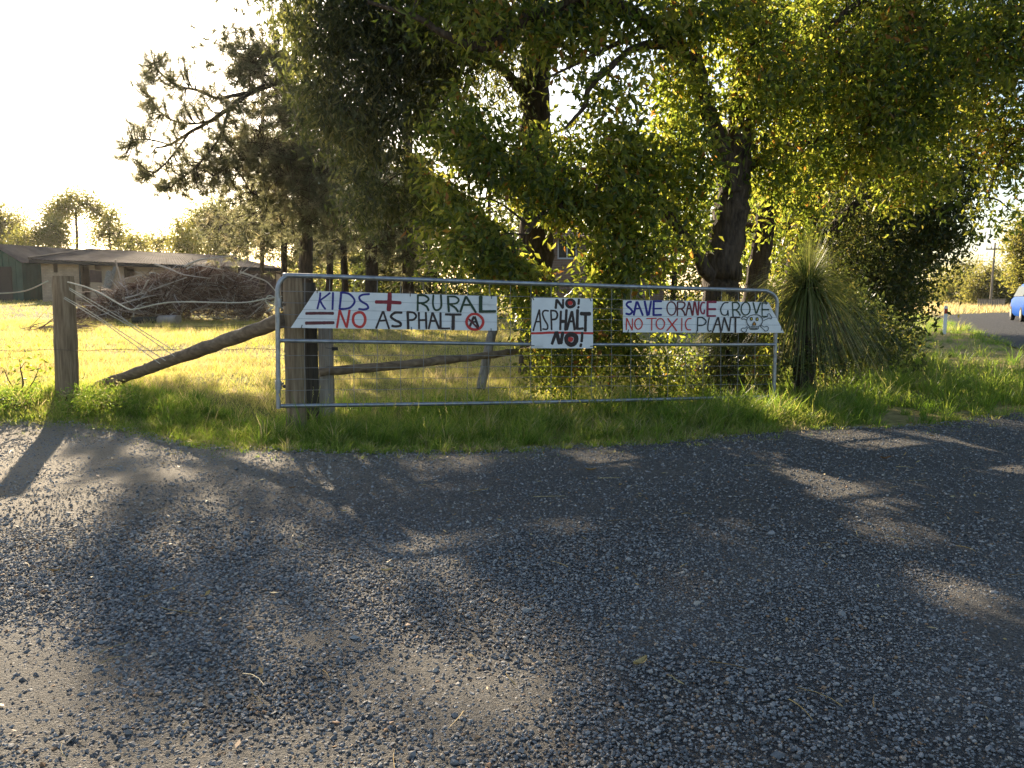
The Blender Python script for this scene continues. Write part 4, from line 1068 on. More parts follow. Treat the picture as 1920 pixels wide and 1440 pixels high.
# dead leaves caught in the heap
n = 5200; u = rng.uniform(-1, 1, n); w = rng.normal(0, .33, n).clip(-1, 1); c = np.stack((bx + u * 2.7, dB + w * 1.25, bz + heap_h(u) * (1 - .75 * w * w) * rng.beta(1.5, 1.0, n)), 1)
d = unit(rng.normal(size=(n, 3))); s_ = unit(np.cross(d, rng.normal(size=(n, 3))))
L = rng.uniform(.05, .12, n)[:, None]; V = np.stack((c, c + d * L * .5 + s_ * L * .22, c + d * L, c + d * L * .5 - s_ * L * .22), 1)
mb.add(V.reshape(-1, 3), np.arange(4 * n).reshape(n, 4), 0, rng.uniform(0, .6, n))
o = mb.build('twig_mass', M['brush'], bp); kind(o, 'stuff')
P, R = sticks(46, (1.2, 2.8), (.018, .04), None, 6)
for k in range(len(P)):
    mb = MB(); tube(mb, P[k], R[k], 6, rnd=float(rng.uniform(.6, 1))); mb.build('branch', M['brush'], bp, True)
for pts in ([(345, 500), (362, 492), (380, 486), (415, 482), (440, 478)], [(350, 505), (357, 500), (362, 497)], [(450, 510), (480, 520), (500, 528), (516, 545)], [(252, 580), (250, 595), (250, 602)], [(250, 581), (262, 572), (275, 566)], [(290, 495), (320, 505), (345, 515), (395, 522)], [(230, 560), (262, 552), (300, 538), (350, 520)]):
    mb = MB(); tube(mb, spline([at(x, y, dB - .9) for x, y in pts], 4), np.linspace(.032, .014, 4 * (len(pts) - 1) + 1), 6, rnd=.95); mb.build('branch', M['brush'], bp, True)
# wisp of branches lying left of the post
def fall(name, label, px0, px1, py, d, n):
    c = at((px0 + px1) / 2, py, d); c[2] = float(gz(c[0], c[1])); L = abs(px1 - px0) / F_PX * d
    P = np.zeros((n, 4, 3)); a0 = rng.normal(0, .35, n); x0 = rng.uniform(-.5, .2, n) * L; t = np.linspace(0, 1, 4)
    for k in range(n):
        ln = rng.uniform(.3, .7) * L; P[k] = c + np.stack((x0[k] + t * ln * np.cos(a0[k]), rng.normal(0, .3) + t * rng.normal(0, .3), .04 + t * ln * abs(np.sin(a0[k])) + .05 * np.sin(t * 4 + k)), 1)
    mb = MB(); tubes_np(mb, P, np.linspace(.014, .004, 4)[None] * rng.uniform(.5, 1.3, n)[:, None], 3, 0, rng.uniform(.2, .7, n))
    return tag(mb.build(name, M['brush'], None, origin=c), label, 'branch')
fall('fallen_branch', 'dead twiggy branch lying in the dry grass left of the round post', 50, 175, 596, 22, 60)
a = at(300, 599, dB - 1.75); a[2] = float(gz(a[0], a[1])) + .12
ax = unit(np.array((.9, -.42, .03)))
mb = MB(); P = [a + ax * t for t in np.linspace(0, .72, 5)]; tube(mb, P, .135, 16, rough=.02)
lg = tag(mb.build('cut_log', M['stick'], None, True, origin=a - (0, 0, .12)), 'pale sawn log lying in front of the brush pile', 'log')
a = at(248, 602, dB - 1.6); a[2] = float(gz(a[0], a[1])) + .09
mb = MB(); tube(mb, [a + unit((.95, .2, .02)) * t for t in np.linspace(0, .75, 5)], .11, 10, rough=.06)
tag(mb.build('dark_log', M['postdark'], None, True, origin=a - (0, 0, .09)), 'dark rotting log lying left of the pale sawn log', 'log')

# ------------------------------------------------------------------ right side: guide post, car, poles, fence
g0 = at(1771, 621, 31); gpst = thing('guide_post', 'white roadside guide post with a red reflector in the verge grass', 'guide post', (g0[0], g0[1], 0))
ztop = at(1775, 573, 31)[2]
mb = MB(); prism(mb, [g0 * (1, 1, 0) + p for p in ((-.06, 0, -.1), (.06, 0, -.1), (.085, 0, ztop - .05), (.02, 0, ztop), (-.045, 0, ztop))], (0, .03, 0)); mb.build('post', M['white'], gpst)
mb = MB(); box(mb, (g0[0] + .01, g0[1] - .012, ztop - .2), (.115, .012, .17)); mb.build('reflector', M['tail'], gpst)
CD = np.array((RD[0], RD[1])); cr = np.array((25.0, 42.0))     # rear left corner
yaw = math.atan2(RD[1], RD[0])
car = thing('parked_car', 'bright blue boxy hatchback car on the road at the right edge', 'car', (cr[0] + RN[0] * .86 + RD[0] * 2, cr[1] + RN[1] * .86 + RD[1] * 2, .045), rotz=yaw)
car.scale = (1.12, 1.06, 1.24)
def loft(mb, secs, mi=0):
    k = len(secs[0]); V = np.concatenate([np.array(s, float) for s in secs])
    for i in range(len(secs) - 1):
        for j in range(k - 1):
            mb.f.append((np.array([[i * k + j, (i + 1) * k + j, (i + 1) * k + j + 1, i * k + j + 1]]) + mb.n, mi, None))
    mb.f.append((np.array([np.arange(k)]) + mb.n, mi, None)); mb.f.append((np.array([np.arange(k)[::-1]]) + mb.n + (len(secs) - 1) * k, mi, None))
    mb.v.append(V); mb.n += len(V)
def sec(x, zl, zs, zt_, wb, wt):
    half = [(wb * .88, zl), (wb, zl + .12), (wb + .01, (zl + zs) / 2 + .06), (wb * .97, zs), (wt + (wb - wt) * .35, zs + (zt_ - zs) * .55), (wt, zt_ - .05), (wt * .86, zt_)]
    return [(x, y, z) for y, z in half] + [(x, -y, z) for y, z in half[::-1]] + [(x, half[0][0], half[0][1])]
mb = MB()
loft(mb, [sec(-2.05, .38, .8, .84, .72, .66), sec(-1.98, .26, .92, .98, .82, .7), sec(-1.82, .22, .98, 1.3, .85, .64), sec(-1.5, .2, .98, 1.5, .86, .62), sec(-.6, .2, .97, 1.56, .87, .64), sec(.2, .2, .96, 1.53, .87, .64),
          sec(.75, .2, .95, 1.2, .87, .68), sec(1.05, .2, .94, 1.0, .86, .74), sec(1.6, .22, .86, .92, .84, .72), sec(1.95, .28, .7, .76, .76, .6), sec(2.03, .36, .58, .62, .66, .5)])
mb.build('body', M['carblue'], car, True, local=True)
mb = MB()
for s in (1, -1):
    mb = MB(); q = [(-1.62, s * .835, 1.02), (.78, s * .84, 1.0), (.3, s * .70, 1.42), (-1.4, s * .69, 1.41)]
    prism(mb, q, (0, s * .025, .0)); mb.build('side_window', M['carglass'], car, local=True)
mb = MB(); prism(mb, [(-1.985, -.6, 1.03), (-1.985, .6, 1.03), (-1.68, .53, 1.42), (-1.68, -.53, 1.42)], (-.04, 0, .015)); mb.build('rear_window', M['carglass'], car, local=True)
for s in (1, -1):
    mb = MB(); box(mb, (-1.985, s * .69, .84), (.1, .2, .24)); mb.build('tail_light', M['tail'], car, local=True)
    for x in (-1.28, 1.28):
        mb = MB(); tube(mb, [(x, s * .70, .31), (x, s * .715, .31), (x, s * .86, .31), (x, s * .875, .31)], [.28, .31, .31, .28], 20); ty = mb.build('wheel', M['rubber'], car, True, local=True)
        mb = MB(); tube(mb, [(x, s * .84, .31), (x, s * .885, .31)], [.19, .17], 14); rm = mb.build('rim', M['alloy'], car, local=True); rm.parent = ty
mb = MB(); box(mb, (-2.04, 0, .44), (.12, 1.5, .16)); mb.build('rear_bumper', M['carblue'], car, local=True)
mb = MB(); box(mb, (-2.06, 0, .68), (.03, .38, .1)); mb.build('number_plate', M['white'], car, local=True)
def pole(px0, py0, px1, py1, d, label, arms):
    b = at(px0, py0, d); t = at(px1, py1, d); t[1] = d; b[2] = 0
    o = thing('power_pole', label, 'power pole', b, 'timber power poles along the road')
    mb = MB(); tube(mb, [b - (0, 0, .3), t], [.14, .09], 8); mb.build('pole', M['barkpale'], o, True)
    for dz, w in arms:
        mb = MB(); c = t - (0, 0, dz); box(mb, c, (w, .12, .14)); mb.build('crossarm', M['postdark'], o)
        for k in (-.46, -.2, .2, .46):
            mb = MB(); tube(mb, [c + (k * w, 0, .06), c + (k * w, 0, .3)], .05, 5); mb.build('insulator', M['backing'], o)
pole(1856, 583, 1866, 455, 95, 'tall timber power pole with crossarm across the road', [(.7, 1.9)])
pole(1805, 581, 1807, 492, 120, 'thin distant power pole standing left of the tall one', [(.5, 1.7)])
fa, fb = at(1832, 580, 88), at(1884, 580, 88)
fn = thing('paling_fence', 'low pale paling fence in the dry grass by the power pole', 'fence', (fa[0], 88, 0))
for k in range(16):
    x0 = fa[0] + (fb[0] - fa[0]) * k / 16; w = (fb[0] - fa[0]) / 16
    mb = MB(); box(mb, (x0 + w / 2, 88, .4), (w * .86, .03, .78)); mb.build('paling', M['postgrey'], fn)
mb = MB(); box(mb, ((fa[0] + fb[0]) / 2, 87.95, .8), (fb[0] - fa[0], .1, .09)); mb.build('top_rail', M['barkpale'], fn)

# ------------------------------------------------------------------ trees
def leaf_quads(mb, c, d, L, W, mi, rnd, fold=.3):
    n = len(c)
    s = unit(np.cross(d, rng.normal(size=(n, 3)))); nn = np.cross(d, s)
    L = L[:, None]; W = W[:, None]
    up = nn * W * fold
    V = np.stack((c, c + d * L * .42 + s * W * .5 + up, c + d * L, c + d * L * .42 - s * W * .5 + up), 1)
    # two triangles hinged on the midrib
    o = np.arange(n)[:, None] * 4
    mb.add(V.reshape(-1, 3), o + np.array([[0, 1, 2]]), mi, rnd)
    mb.f.append((o + np.array([[0, 2, 3]]) + mb.n - 4 * n, mi, rnd))
def needle_burst(mb, tip, ax, n, L, W, mi, rnd, gaps=True):
    N = len(tip)
    ax = np.repeat(ax, n, 0); c = np.repeat(tip, n, 0) - ax * rng.uniform(0, .12, (N * n, 1))
    d = unit(ax * .55 + unit(rng.normal(size=(N * n, 3))) * .9 + np.array((0, 0, -.1)))
    s = unit(np.cross(d, rng.normal(size=(N * n, 3)))) * W / 2
    l = (L * rng.uniform(.7, 1.15, N * n))[:, None]
    V = np.stack((c - s, c + s, c + d * l), 1)
    keep = ~sunlit(c) if gaps else np.ones(len(c), bool); V = V[keep]
    mb.add(V.reshape(-1, 3), np.arange(3 * len(V)).reshape(-1, 3), mi, np.repeat(rnd, n)[keep])

def sample_blob(b, n):
    px, py, d, rx, ry, rd = b
    u = unit(rng.normal(size=(n, 3))) * (rng.uniform(0, 1, (n, 1)) ** .42)
    c = at(px, py, d); k = d / F_PX
    return c + np.stack((u[:, 0] * rx * k, u[:, 1] * rd, u[:, 2] * ry * k), 1)

# leaves cut out along the sun's path so that chosen ground spots are lit
def spot(px, py, rx, ry):
    c = onground(px, py); e = onground(px, py + ry); k = c[1] / F_PX
    return (c[0], c[1], c[2], rx * k, abs(c[1] - e[1]))
SPOTS = [spot(*a) for a in ((840, 868, 95, 11), (900, 985, 100, 24), (1140, 866, 80, 9), (1560, 912, 85, 11), (1610, 942, 60, 10), (1850, 838, 90, 9), (1700, 800, 110, 10), (615, 1015, 75, 34), (770, 1052, 60, 20), (480, 945, 85, 26), (400, 1010, 60, 40), (120, 850, 190, 45),
         (380, 1320, 110, 60), (330, 1150, 70, 50), (1700, 1010, 90, 16), (1380, 1010, 60, 14), (1830, 1130, 70, 26),
         (1100, 1010, 60, 14), (1300, 1110, 60, 18), (960, 1180, 70, 20), (1400, 775, 50, 18), (1600, 740, 110, 30), (1750, 700, 90, 26), (1850, 730, 80, 20), (1250, 650, 90, 24))]
LIT_CROWN = [at(*p) for p in ((960, 420, 12), (1120, 380, 12.2), (1240, 320, 12.4), (880, 350, 12.4), (1190, 480, 12), (1040, 500, 11.8), (1060, 640, 11.2), (1220, 660, 11.5), (1330, 200, 12.6))]  # crown points lit by thinning the leaves sunward of them
SUNV = np.array(SUN_V)
def sunlit(c):
    """True where a leaf would shade one of the open spots"""
    hit = np.zeros(len(c), bool); q = rng.uniform(.7, 1.12, len(c))
    for x, y, z, rx, ry in SPOTS:
        t = (c[:, 2] - z) / SUNV[2]
        g = c - SUNV * t[:, None]
        hit |= ((g[:, 0] - x) / (rx + .1)) ** 2 + ((g[:, 1] - y) / (ry + .32)) ** 2 < q * q
    hit &= rng.uniform(0, 1, len(c)) < .985
    thin = np.zeros(len(c), bool)
    for p in LIT_CROWN:
        t = (c[:, 2] - p[2]) / SUNV[2]
        g = c - SUNV * t[:, None]
        thin |= (t > 2.2) & (((g[:, 0] - p[0]) / .8) ** 2 + ((g[:, 1] - p[1]) / 1.5) ** 2 < q * q)
    return hit | (thin & (rng.uniform(0, 1, len(c)) < .66))
def tree(name, label, limbs, blobs, leaf, bark='bark', cat='tree', group=None, dens=1.0, per=40, spread=.22, L=(.07, .13), W=(.028, .045), droop=.7, needles=False, twig_r=.005, sides=12, base_z=None, area=30.0):
    """limbs: lists of (px, py, depth, width_px); the first is the trunk. blobs: crown lobes (px, py, depth, rx, ry, r_depth)"""
    LP = []; LR = []
    for k, lm in enumerate(limbs):
        P = np.array([at(a, b, c) for a, b, c, w in lm]); R = np.array([w / 2 * c / F_PX for a, b, c, w in lm])
        Q = spline(np.concatenate((P, R[:, None]), 1), 6)
        LP.append(Q[:, :3]); LR.append(np.abs(Q[:, 3]))
    z0 = float(gz(LP[0][0][0], LP[0][0][1])) if base_z is None else base_z
    if LP[0][0][2] > z0 - .05:
        LP[0] = np.concatenate(([LP[0][0] * (1, 1, 0) + (0, 0, z0 - .15)], LP[0])); LR[0] = np.concatenate(([LR[0][0] * 1.25], LR[0]))
    root = thing(name, label, cat, (LP[0][0][0], LP[0][0][1], z0), group)
    for k in range(len(LP)):
        mb = MB(); n = len(LP[k])
        P = LP[k] + rng.normal(0, .07, (n, 3)) * np.minimum(LR[k], .3)[:, None]
        tube(mb, P, LR[k] * (1 + rng.normal(0, .035, n)), sides if k == 0 else 8, rough=.045)
        mb.build('trunk' if k == 0 else 'limb', M[bark], root, True)
    cand = np.concatenate(LP)
    mb = MB()
    tw_P = []; tw_R = []; C = []
    for b in blobs:
        px, py, d, rx, ry, rd = b[:6]
        den = b[6] if len(b) > 6 else 1.0
        n = max(3, int(math.pi * rx * ry / (area * area) * 2.0 * dens * den * (12.5 / d if d < 12 else 1)))
        c0 = at(px, py, d)
        near = cand[np.argmin(np.linalg.norm(cand - c0, axis=1))]
        ctl = (near + c0) / 2 + np.array((0, 0, .12 * np.linalg.norm(c0 - near)))
        q = spline(np.array([near, ctl, c0]), 6)
        tube(mb, q, np.linspace(.004 * np.linalg.norm(c0 - near) + twig_r * 3, twig_r * 1.6, len(q)), 6, 1)
        cand = np.concatenate((cand, q[2:]))
        cl = sample_blob(b[:6], n)
        dm = np.linalg.norm(cl[:, None] - cand[None], axis=2)
        nr = cand[np.argmin(dm, 1)]
        ln = np.linalg.norm(cl - nr, axis=1, keepdims=True)
        m1 = nr + (cl - nr) * .35 + np.array((0, 0, .10)) * ln + rng.normal(0, .07, cl.shape) * ln
        m2 = nr + (cl - nr) * .72 + np.array((0, 0, .09)) * ln + rng.normal(0, .06, cl.shape) * ln
        tw_P.append(np.stack((nr, m1, m2, cl), 1)); tw_R.append(np.broadcast_to(twig_r * np.array((1.5, 1.1, .8, .4)), (n, 4)))
        C.append(np.concatenate((cl, unit(cl - m2)), 1))
    tP = np.concatenate(tw_P); tR = np.concatenate(tw_R); ks = ~(sunlit(tP[:, 2]) | sunlit(tP[:, 3])); tubes_np(mb, tP[ks], tR[ks], 3, 1)
    C = np.concatenate(C)
    hue = rng.normal(0, .17, len(C))
    if needles:
        k = 3
        tips = np.repeat(C[:, :3], k, 0) + rng.normal(0, spread, (len(C) * k, 3))
        ax = unit(np.repeat(C[:, 3:], k, 0) * .6 + rng.normal(0, .5, (len(C) * k, 3)) + np.array((0, 0, .35)))
        st = np.repeat(C[:, :3], k, 0)
        tubes_np(mb, np.stack((st, (st + tips) / 2, tips), 1), np.broadcast_to(twig_r * np.array((.8, .8, .6)), (len(tips), 3)), 3, 1)
        needle_burst(mb, tips, ax, per, L[1], W[1], 0, np.clip(.45 + np.repeat(hue, k) * 1.6 + rng.normal(0, .12, len(tips)), 0, 1))
    else:
        N = len(C) * per
        c = np.repeat(C[:, :3], per, 0) + rng.normal(0, spread, (N, 3)) * np.array((1, 1, 1.15)) + np.array((0, 0, -.25 * spread))
        d = unit(unit(rng.normal(size=(N, 3))) + np.array((0, 0, -droop)))
        keep = ~sunlit(c) | (c[:, 2] < 1.3)
        leaf_quads(mb, c[keep], d[keep], rng.uniform(*L, N)[keep], rng.uniform(*W, N)[keep], 0, np.clip(.48 + np.repeat(hue, per) + rng.normal(0, .2, N), 0, 1)[keep])
    mb.build('crown', [M[leaf], M['twig']], root)
    return root

# big marri whose branches arch over the gate
tree('marri_tree', 'big spreading broad leaved tree with a thick forked trunk behind the gate',
     [[(1348, 660, 13, 84), (1350, 560, 13, 70), (1358, 480, 13, 66), (1370, 400, 13, 62), (1378, 330, 13, 56), (1388, 240, 12.9, 46), (1400, 140, 12.8, 40), (1408, 40, 12.7, 34), (1420, -100, 12.5, 26), (1440, -260, 12.4, 14)],
      [(1372, 360, 12.9, 44), (1352, 280, 12.7, 36), (1325, 200, 12.5, 30), (1300, 130, 12.3, 28), (1262, 82, 12.1, 27), (1195, 30, 11.8, 26), (1125, -5, 11.5, 24), (1060, 0, 11.2, 20)],
      [(1125, -5, 11.5, 24), (1050, 12, 11.4, 20), (974, 43, 11.4, 19), (908, 88, 11.3, 20), (840, 68, 11.2, 15), (780, 32, 11.2, 11), (690, 4, 11.3, 7)],
      [(1334, 520, 12.9, 30), (1300, 470, 12.7, 24), (1262, 415, 12.4, 20), (1235, 378, 12.2, 16), (1200, 330, 12, 10)],
      [(1262, 82, 12.1, 22), (1190, 90, 11.7, 13), (1140, 130, 11.5, 12), (1105, 165, 11.4, 11), (1095, 200, 11.4, 9), (1060, 240, 11.3, 5)],
      [(1325, 200, 12.5, 26), (1305, 100, 12.4, 20), (1290, 0, 12.3, 16), (1280, -130, 12, 10)],
      [(1385, 280, 12.9, 34), (1420, 200, 13.0, 24), (1470, 130, 13.2, 20), (1540, 60, 13.4, 16), (1640, -20, 13.6, 10)],
      [(1378, 330, 13, 26), (1440, 290, 13.2, 18), (1530, 260, 13.5, 15), (1620, 235, 13.8, 12), (1720, 200, 14, 7)],
      [(1120, 380, 12.2, 9), (1060, 385, 11.9, 12), (1030, 350, 11.8, 10), (1012, 300, 11.7, 6)],
      [(1235, 378, 12.2, 13), (1170, 372, 12, 12), (1090, 378, 11.8, 12), (1020, 400, 11.7, 10), (985, 440, 11.6, 6)],
      [(1190, 60, 11.7, 12), (1150, 85, 11.5, 8), (1100, 110, 11.4, 6), (1020, 150, 11.3, 4)]],
     [(870, 370, 12.2, 95, 110, 1.0), (1000, 330, 12, 130, 75, 1.1), (900, 460, 11.6, 115, 75, .9), (1140, 400, 11.9, 95, 95, 1.0), (1060, 350, 11.9, 70, 50, .8, .9), (1235, 310, 12.3, 100, 95, 1.0), (1200, 490, 11.7, 90, 50, .8, .8),
      (1150, 500, 11.6, 60, 45, .6, .8), (960, 500, 11.6, 70, 50, .7), (1150, 275, 11.9, 90, 55, .9), (880, 235, 12, 85, 65, .9, .75), (1290, 200, 12.6, 60, 75, .9, .8), (990, 250, 12, 70, 40, .7, .5), (1285, 420, 12.8, 50, 70, .8, .7),
      (1430, 170, 13, 110, 100, 1.1, 1.0), (1450, 310, 13.2, 85, 80, 1.0, .8), (1550, 110, 13.4, 130, 110, 1.2, 1.15), (1570, 250, 13.6, 120, 90, 1.2), (1660, 190, 14, 120, 120, 1.3, 1.1), (1725, 320, 14, 85, 75, 1.0), (1690, 60, 13.8, 140, 100, 1.3, 1.15),
      (1810, 140, 14.2, 110, 130, 1.2, 1.1), (1880, 40, 14.2, 100, 110, 1.2), (1895, 270, 14.2, 50, 75, .8, .7), (1850, 370, 14.2, 42, 40, .6, .35), (1895, 395, 14.2, 32, 35, .6, .4), (1480, 420, 13.3, 60, 50, .8, .5),
      (1380, 40, 12.4, 120, 70, 1.0, 1.0), (1430, 150, 12.1, 50, 70, .6, .6), (1300, 260, 12, 50, 60, .6, .7), (1250, 35, 11.9, 110, 50, .8, .9), (1270, 140, 12, 60, 60, .6, .8), (1130, 20, 11.5, 110, 40, .7, .8), (1060, 90, 11.5, 70, 40, .6, .5), (1150, 150, 11.5, 80, 70, .6, .35), (1020, 30, 11.4, 90, 45, .6, .6), (900, 35, 11.3, 80, 45, .7, .6), (780, 15, 11.2, 60, 35, .6, .5),
      (1060, 20, 11.4, 60, 25, .5, .5), (1400, -140, 12.5, 200, 110, 1.6, .8), (1080, -120, 11.6, 200, 90, 1.4, .7), (1700, -120, 13.6, 220, 120, 1.8, .8), (780, -120, 11.4, 180, 90, 1.2, .7), (1960, 150, 14.2, 90, 190, 1.2, .9), (2050, -60, 14, 160, 160, 1.5, .7),
      (1000, 560, 11.4, 60, 40, .5, .8), (1110, 570, 11.4, 60, 40, .5, .7), (1080, 630, 11.2, 90, 50, .55, .55), (1210, 650, 11.4, 60, 40, .5, .4)],
     'leaf_main', dens=.84, per=42, spread=.155, L=(.085, .17), W=(.042, .068), sides=18)
# two more trunks standing behind it
tree('gum_tree', 'slender rough barked trunk leaning right just behind the forked tree',
     [[(1412, 640, 14.6, 48), (1418, 540, 14.6, 42), (1432, 440, 14.6, 38), (1450, 350, 14.6, 34), (1466, 250, 14.7, 28), (1480, 130, 14.8, 22), (1500, 0, 15, 16), (1530, -160, 15, 8)],
      [(1450, 350, 14.6, 18), (1500, 300, 14.9, 14), (1560, 280, 15.2, 9)], [(1432, 440, 14.6, 12), (1400, 420, 14.9, 9), (1370, 440, 15.3, 6)]],
     [(1500, 330, 15, 70, 60, 1.0), (1530, 180, 15.2, 90, 80, 1.2), (1480, 40, 15, 110, 90, 1.3), (1540, -100, 15, 140, 100, 1.5), (1400, 430, 15.4, 60, 50, .9, .8), (1470, 500, 15.6, 50, 45, .8, .6)],
     'leaf_main', dens=1.0, per=38, spread=.24)
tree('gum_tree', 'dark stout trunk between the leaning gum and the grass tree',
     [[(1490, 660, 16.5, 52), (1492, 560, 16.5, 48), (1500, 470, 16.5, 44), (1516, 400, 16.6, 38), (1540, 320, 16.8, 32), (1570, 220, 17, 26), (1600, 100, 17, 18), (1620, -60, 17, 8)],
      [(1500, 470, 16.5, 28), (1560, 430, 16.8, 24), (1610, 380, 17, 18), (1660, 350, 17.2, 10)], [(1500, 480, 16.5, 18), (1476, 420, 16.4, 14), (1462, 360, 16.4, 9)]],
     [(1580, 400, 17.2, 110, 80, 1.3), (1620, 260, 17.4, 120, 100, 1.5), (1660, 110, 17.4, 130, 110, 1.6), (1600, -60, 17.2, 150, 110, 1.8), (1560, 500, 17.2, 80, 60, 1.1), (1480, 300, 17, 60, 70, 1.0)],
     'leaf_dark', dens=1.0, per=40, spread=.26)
# tall tree behind, its bole showing high in the gap
tree('tall_gum_tree', 'tall tree with a dark upright bole showing in the sky gap above the middle sign',
     [[(1010, 600, 14.6, 66), (1008, 480, 14.6, 62), (1005, 350, 14.6, 58), (1003, 230, 14.6, 56), (1003, 140, 14.6, 54), (1006, 90, 14.6, 46), (998, 20, 14.6, 36), (985, -80, 14.6, 26), (970, -220, 14.6, 12)],
      [(1012, 120, 14.6, 34), (1040, 75, 14.5, 28), (1068, 35, 14.4, 25), (1100, -15, 14.3, 21), (1130, -90, 14.2, 14)],
      [(1003, 200, 14.6, 24), (940, 130, 14.3, 18), (860, 90, 14, 14), (760, 70, 13.7, 10), (660, 60, 13.5, 7)],
      [(1005, 330, 14.6, 22), (920, 280, 14.2, 16), (820, 240, 13.8, 12), (720, 230, 13.5, 8)]],
     [(880, 30, 13.6, 110, 65, .9, 1.0), (760, 50, 13.4, 100, 70, .9, 1.1), (680, 20, 13.3, 90, 60, .9, 1.0), (545, 30, 13.2, 40, 50, .5, .35), (600, 40, 13.2, 60, 55, .7, .7), (640, 90, 13.3, 85, 85, 1.0, .9), (740, 140, 13.4, 110, 90, 1.1, 1.1), (575, 110, 13.3, 45, 70, .6, .5), (690, 240, 13.3, 120, 90, 1.1, 1.1), (770, 320, 13.4, 90, 80, 1.0, 1.1), (700, 370, 13.3, 85, 50, .9, .9),
      (840, 150, 13.6, 90, 70, 1.0, .9), (930, 70, 14, 70, 60, .8, .7), (620, 190, 13.3, 75, 70, .9, .7), (860, 300, 13.6, 70, 70, .9), (650, -90, 13.4, 150, 90, 1.4), (860, -110, 13.6, 170, 100, 1.5), (1050, -150, 14.2, 160, 90, 1.4, .8), (960, 180, 14, 50, 50, .7, .4), (1100, 20, 14.2, 80, 40, .8, .6), (980, 20, 14.1, 80, 50, .8, .7)],
     'leaf_dull', dens=1.2, per=48, spread=.17, L=(.09, .17), W=(.026, .044), droop=1.0)
# dark tree bending down to the verge on the right
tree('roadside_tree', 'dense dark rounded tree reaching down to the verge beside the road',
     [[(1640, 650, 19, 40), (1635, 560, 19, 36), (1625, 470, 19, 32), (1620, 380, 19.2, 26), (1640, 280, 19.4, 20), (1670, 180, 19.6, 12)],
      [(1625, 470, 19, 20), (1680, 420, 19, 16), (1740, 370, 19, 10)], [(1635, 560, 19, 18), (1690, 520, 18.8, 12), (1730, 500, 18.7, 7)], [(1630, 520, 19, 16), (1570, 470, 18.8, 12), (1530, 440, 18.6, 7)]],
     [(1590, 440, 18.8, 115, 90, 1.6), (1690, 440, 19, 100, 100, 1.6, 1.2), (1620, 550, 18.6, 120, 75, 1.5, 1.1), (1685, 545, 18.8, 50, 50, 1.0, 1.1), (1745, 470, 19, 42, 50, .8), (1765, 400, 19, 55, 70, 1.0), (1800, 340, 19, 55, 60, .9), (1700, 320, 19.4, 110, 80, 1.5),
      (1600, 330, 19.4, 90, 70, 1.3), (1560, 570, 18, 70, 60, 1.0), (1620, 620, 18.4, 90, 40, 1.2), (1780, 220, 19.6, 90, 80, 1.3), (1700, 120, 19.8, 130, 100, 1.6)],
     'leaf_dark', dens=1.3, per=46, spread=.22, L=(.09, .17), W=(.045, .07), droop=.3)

# pines
def pine(label, px, pyb, d, wb, top, blobs, limbs=(), lean=0, **kw):
    lim = [[(px, pyb, d, wb), (px + lean * .3, 480, d, wb * .92), (px + lean * .6, 320, d, wb * .8), (px + lean * .8, 160, d, wb * .6), (px + lean, top, d, wb * .25)]] + [list(l) for l in limbs]
    a = dict(needles=True, per=44, spread=.26, L=(.1, .2), W=(.014, .016), twig_r=.009, area=34, dens=1.8)
    a.update(kw)
    return tree('pine_tree', label, lim, blobs, 'needle', 'barkpine', **a)
pine('big dark pine with long bare branches reaching left into the bright sky', 574, 610, 21, 27, -140,
     [(465, 110, 21, 55, 60, 1.0, 1.6), (440, 165, 21, 35, 45, .8, 1.4), (515, 150, 21, 70, 90, 1.3, 1.5), (480, 240, 20.6, 65, 60, 1.1, 1.4), (410, 300, 20.4, 45, 40, .8, .9), (375, 320, 20.2, 40, 30, .7, .8), (560, 230, 20.6, 80, 100, 1.4, 1.1), (440, 300, 20.4, 60, 55, 1.0, .8), (520, 320, 20.4, 85, 60, 1.2, 1.0), (600, 330, 20.4, 80, 60, 1.2, 1.0),
      (470, 360, 20.4, 70, 30, .9, .7), (620, 400, 20, 70, 35, .9, .9), (680, 415, 19.6, 50, 30, .8, 1.1), (560, 60, 21, 60, 60, 1.1, .7), (610, 270, 21, 60, 70, 1.0, 1.0), (540, 300, 20.8, 90, 80, 1.2, 1.0), (560, 400, 20.6, 80, 40, 1.0, .8), (560, -60, 21, 90, 70, 1.3, .6), (450, -70, 21, 60, 50, 1.0, .9), (500, -180, 21, 90, 60, 1.3, .9), (380, -120, 20.5, 60, 40, .9, .7)],  # last lobes lie above the view, added to shade the left foreground
     [[(572, 120, 21, 13), (530, 150, 20.7, 11), (471, 173, 20.4, 10), (431, 202, 20.2, 8), (395, 227, 20.1, 7), (355, 249, 20, 6), (319, 271, 19.9, 4.5), (290, 278, 19.8, 3)],
      [(471, 173, 20.4, 8), (449, 177, 20.3, 7), (409, 184, 20.2, 6), (373, 170, 20.1, 5.5), (337, 162, 20, 5), (305, 141, 20, 4), (288, 118, 19.9, 2.5)],
      [(395, 227, 20.1, 5), (360, 232, 20, 4), (325, 226, 19.9, 3.5), (295, 205, 19.9, 3), (282, 182, 19.9, 2)],
      [(355, 249, 20, 4), (325, 290, 19.8, 3.5), (295, 320, 19.7, 3), (275, 330, 19.7, 2)],
      [(431, 202, 20.2, 6), (410, 260, 20, 5), (380, 300, 19.8, 4), (340, 335, 19.7, 3), (310, 345, 19.7, 2)],
      [(319, 271, 19.9, 3.5), (280, 262, 19.8, 3), (250, 262, 19.8, 2)],
      [(574, 300, 21, 10), (510, 290, 20.6, 8), (450, 300, 20.3, 6), (400, 330, 20.1, 4)]])
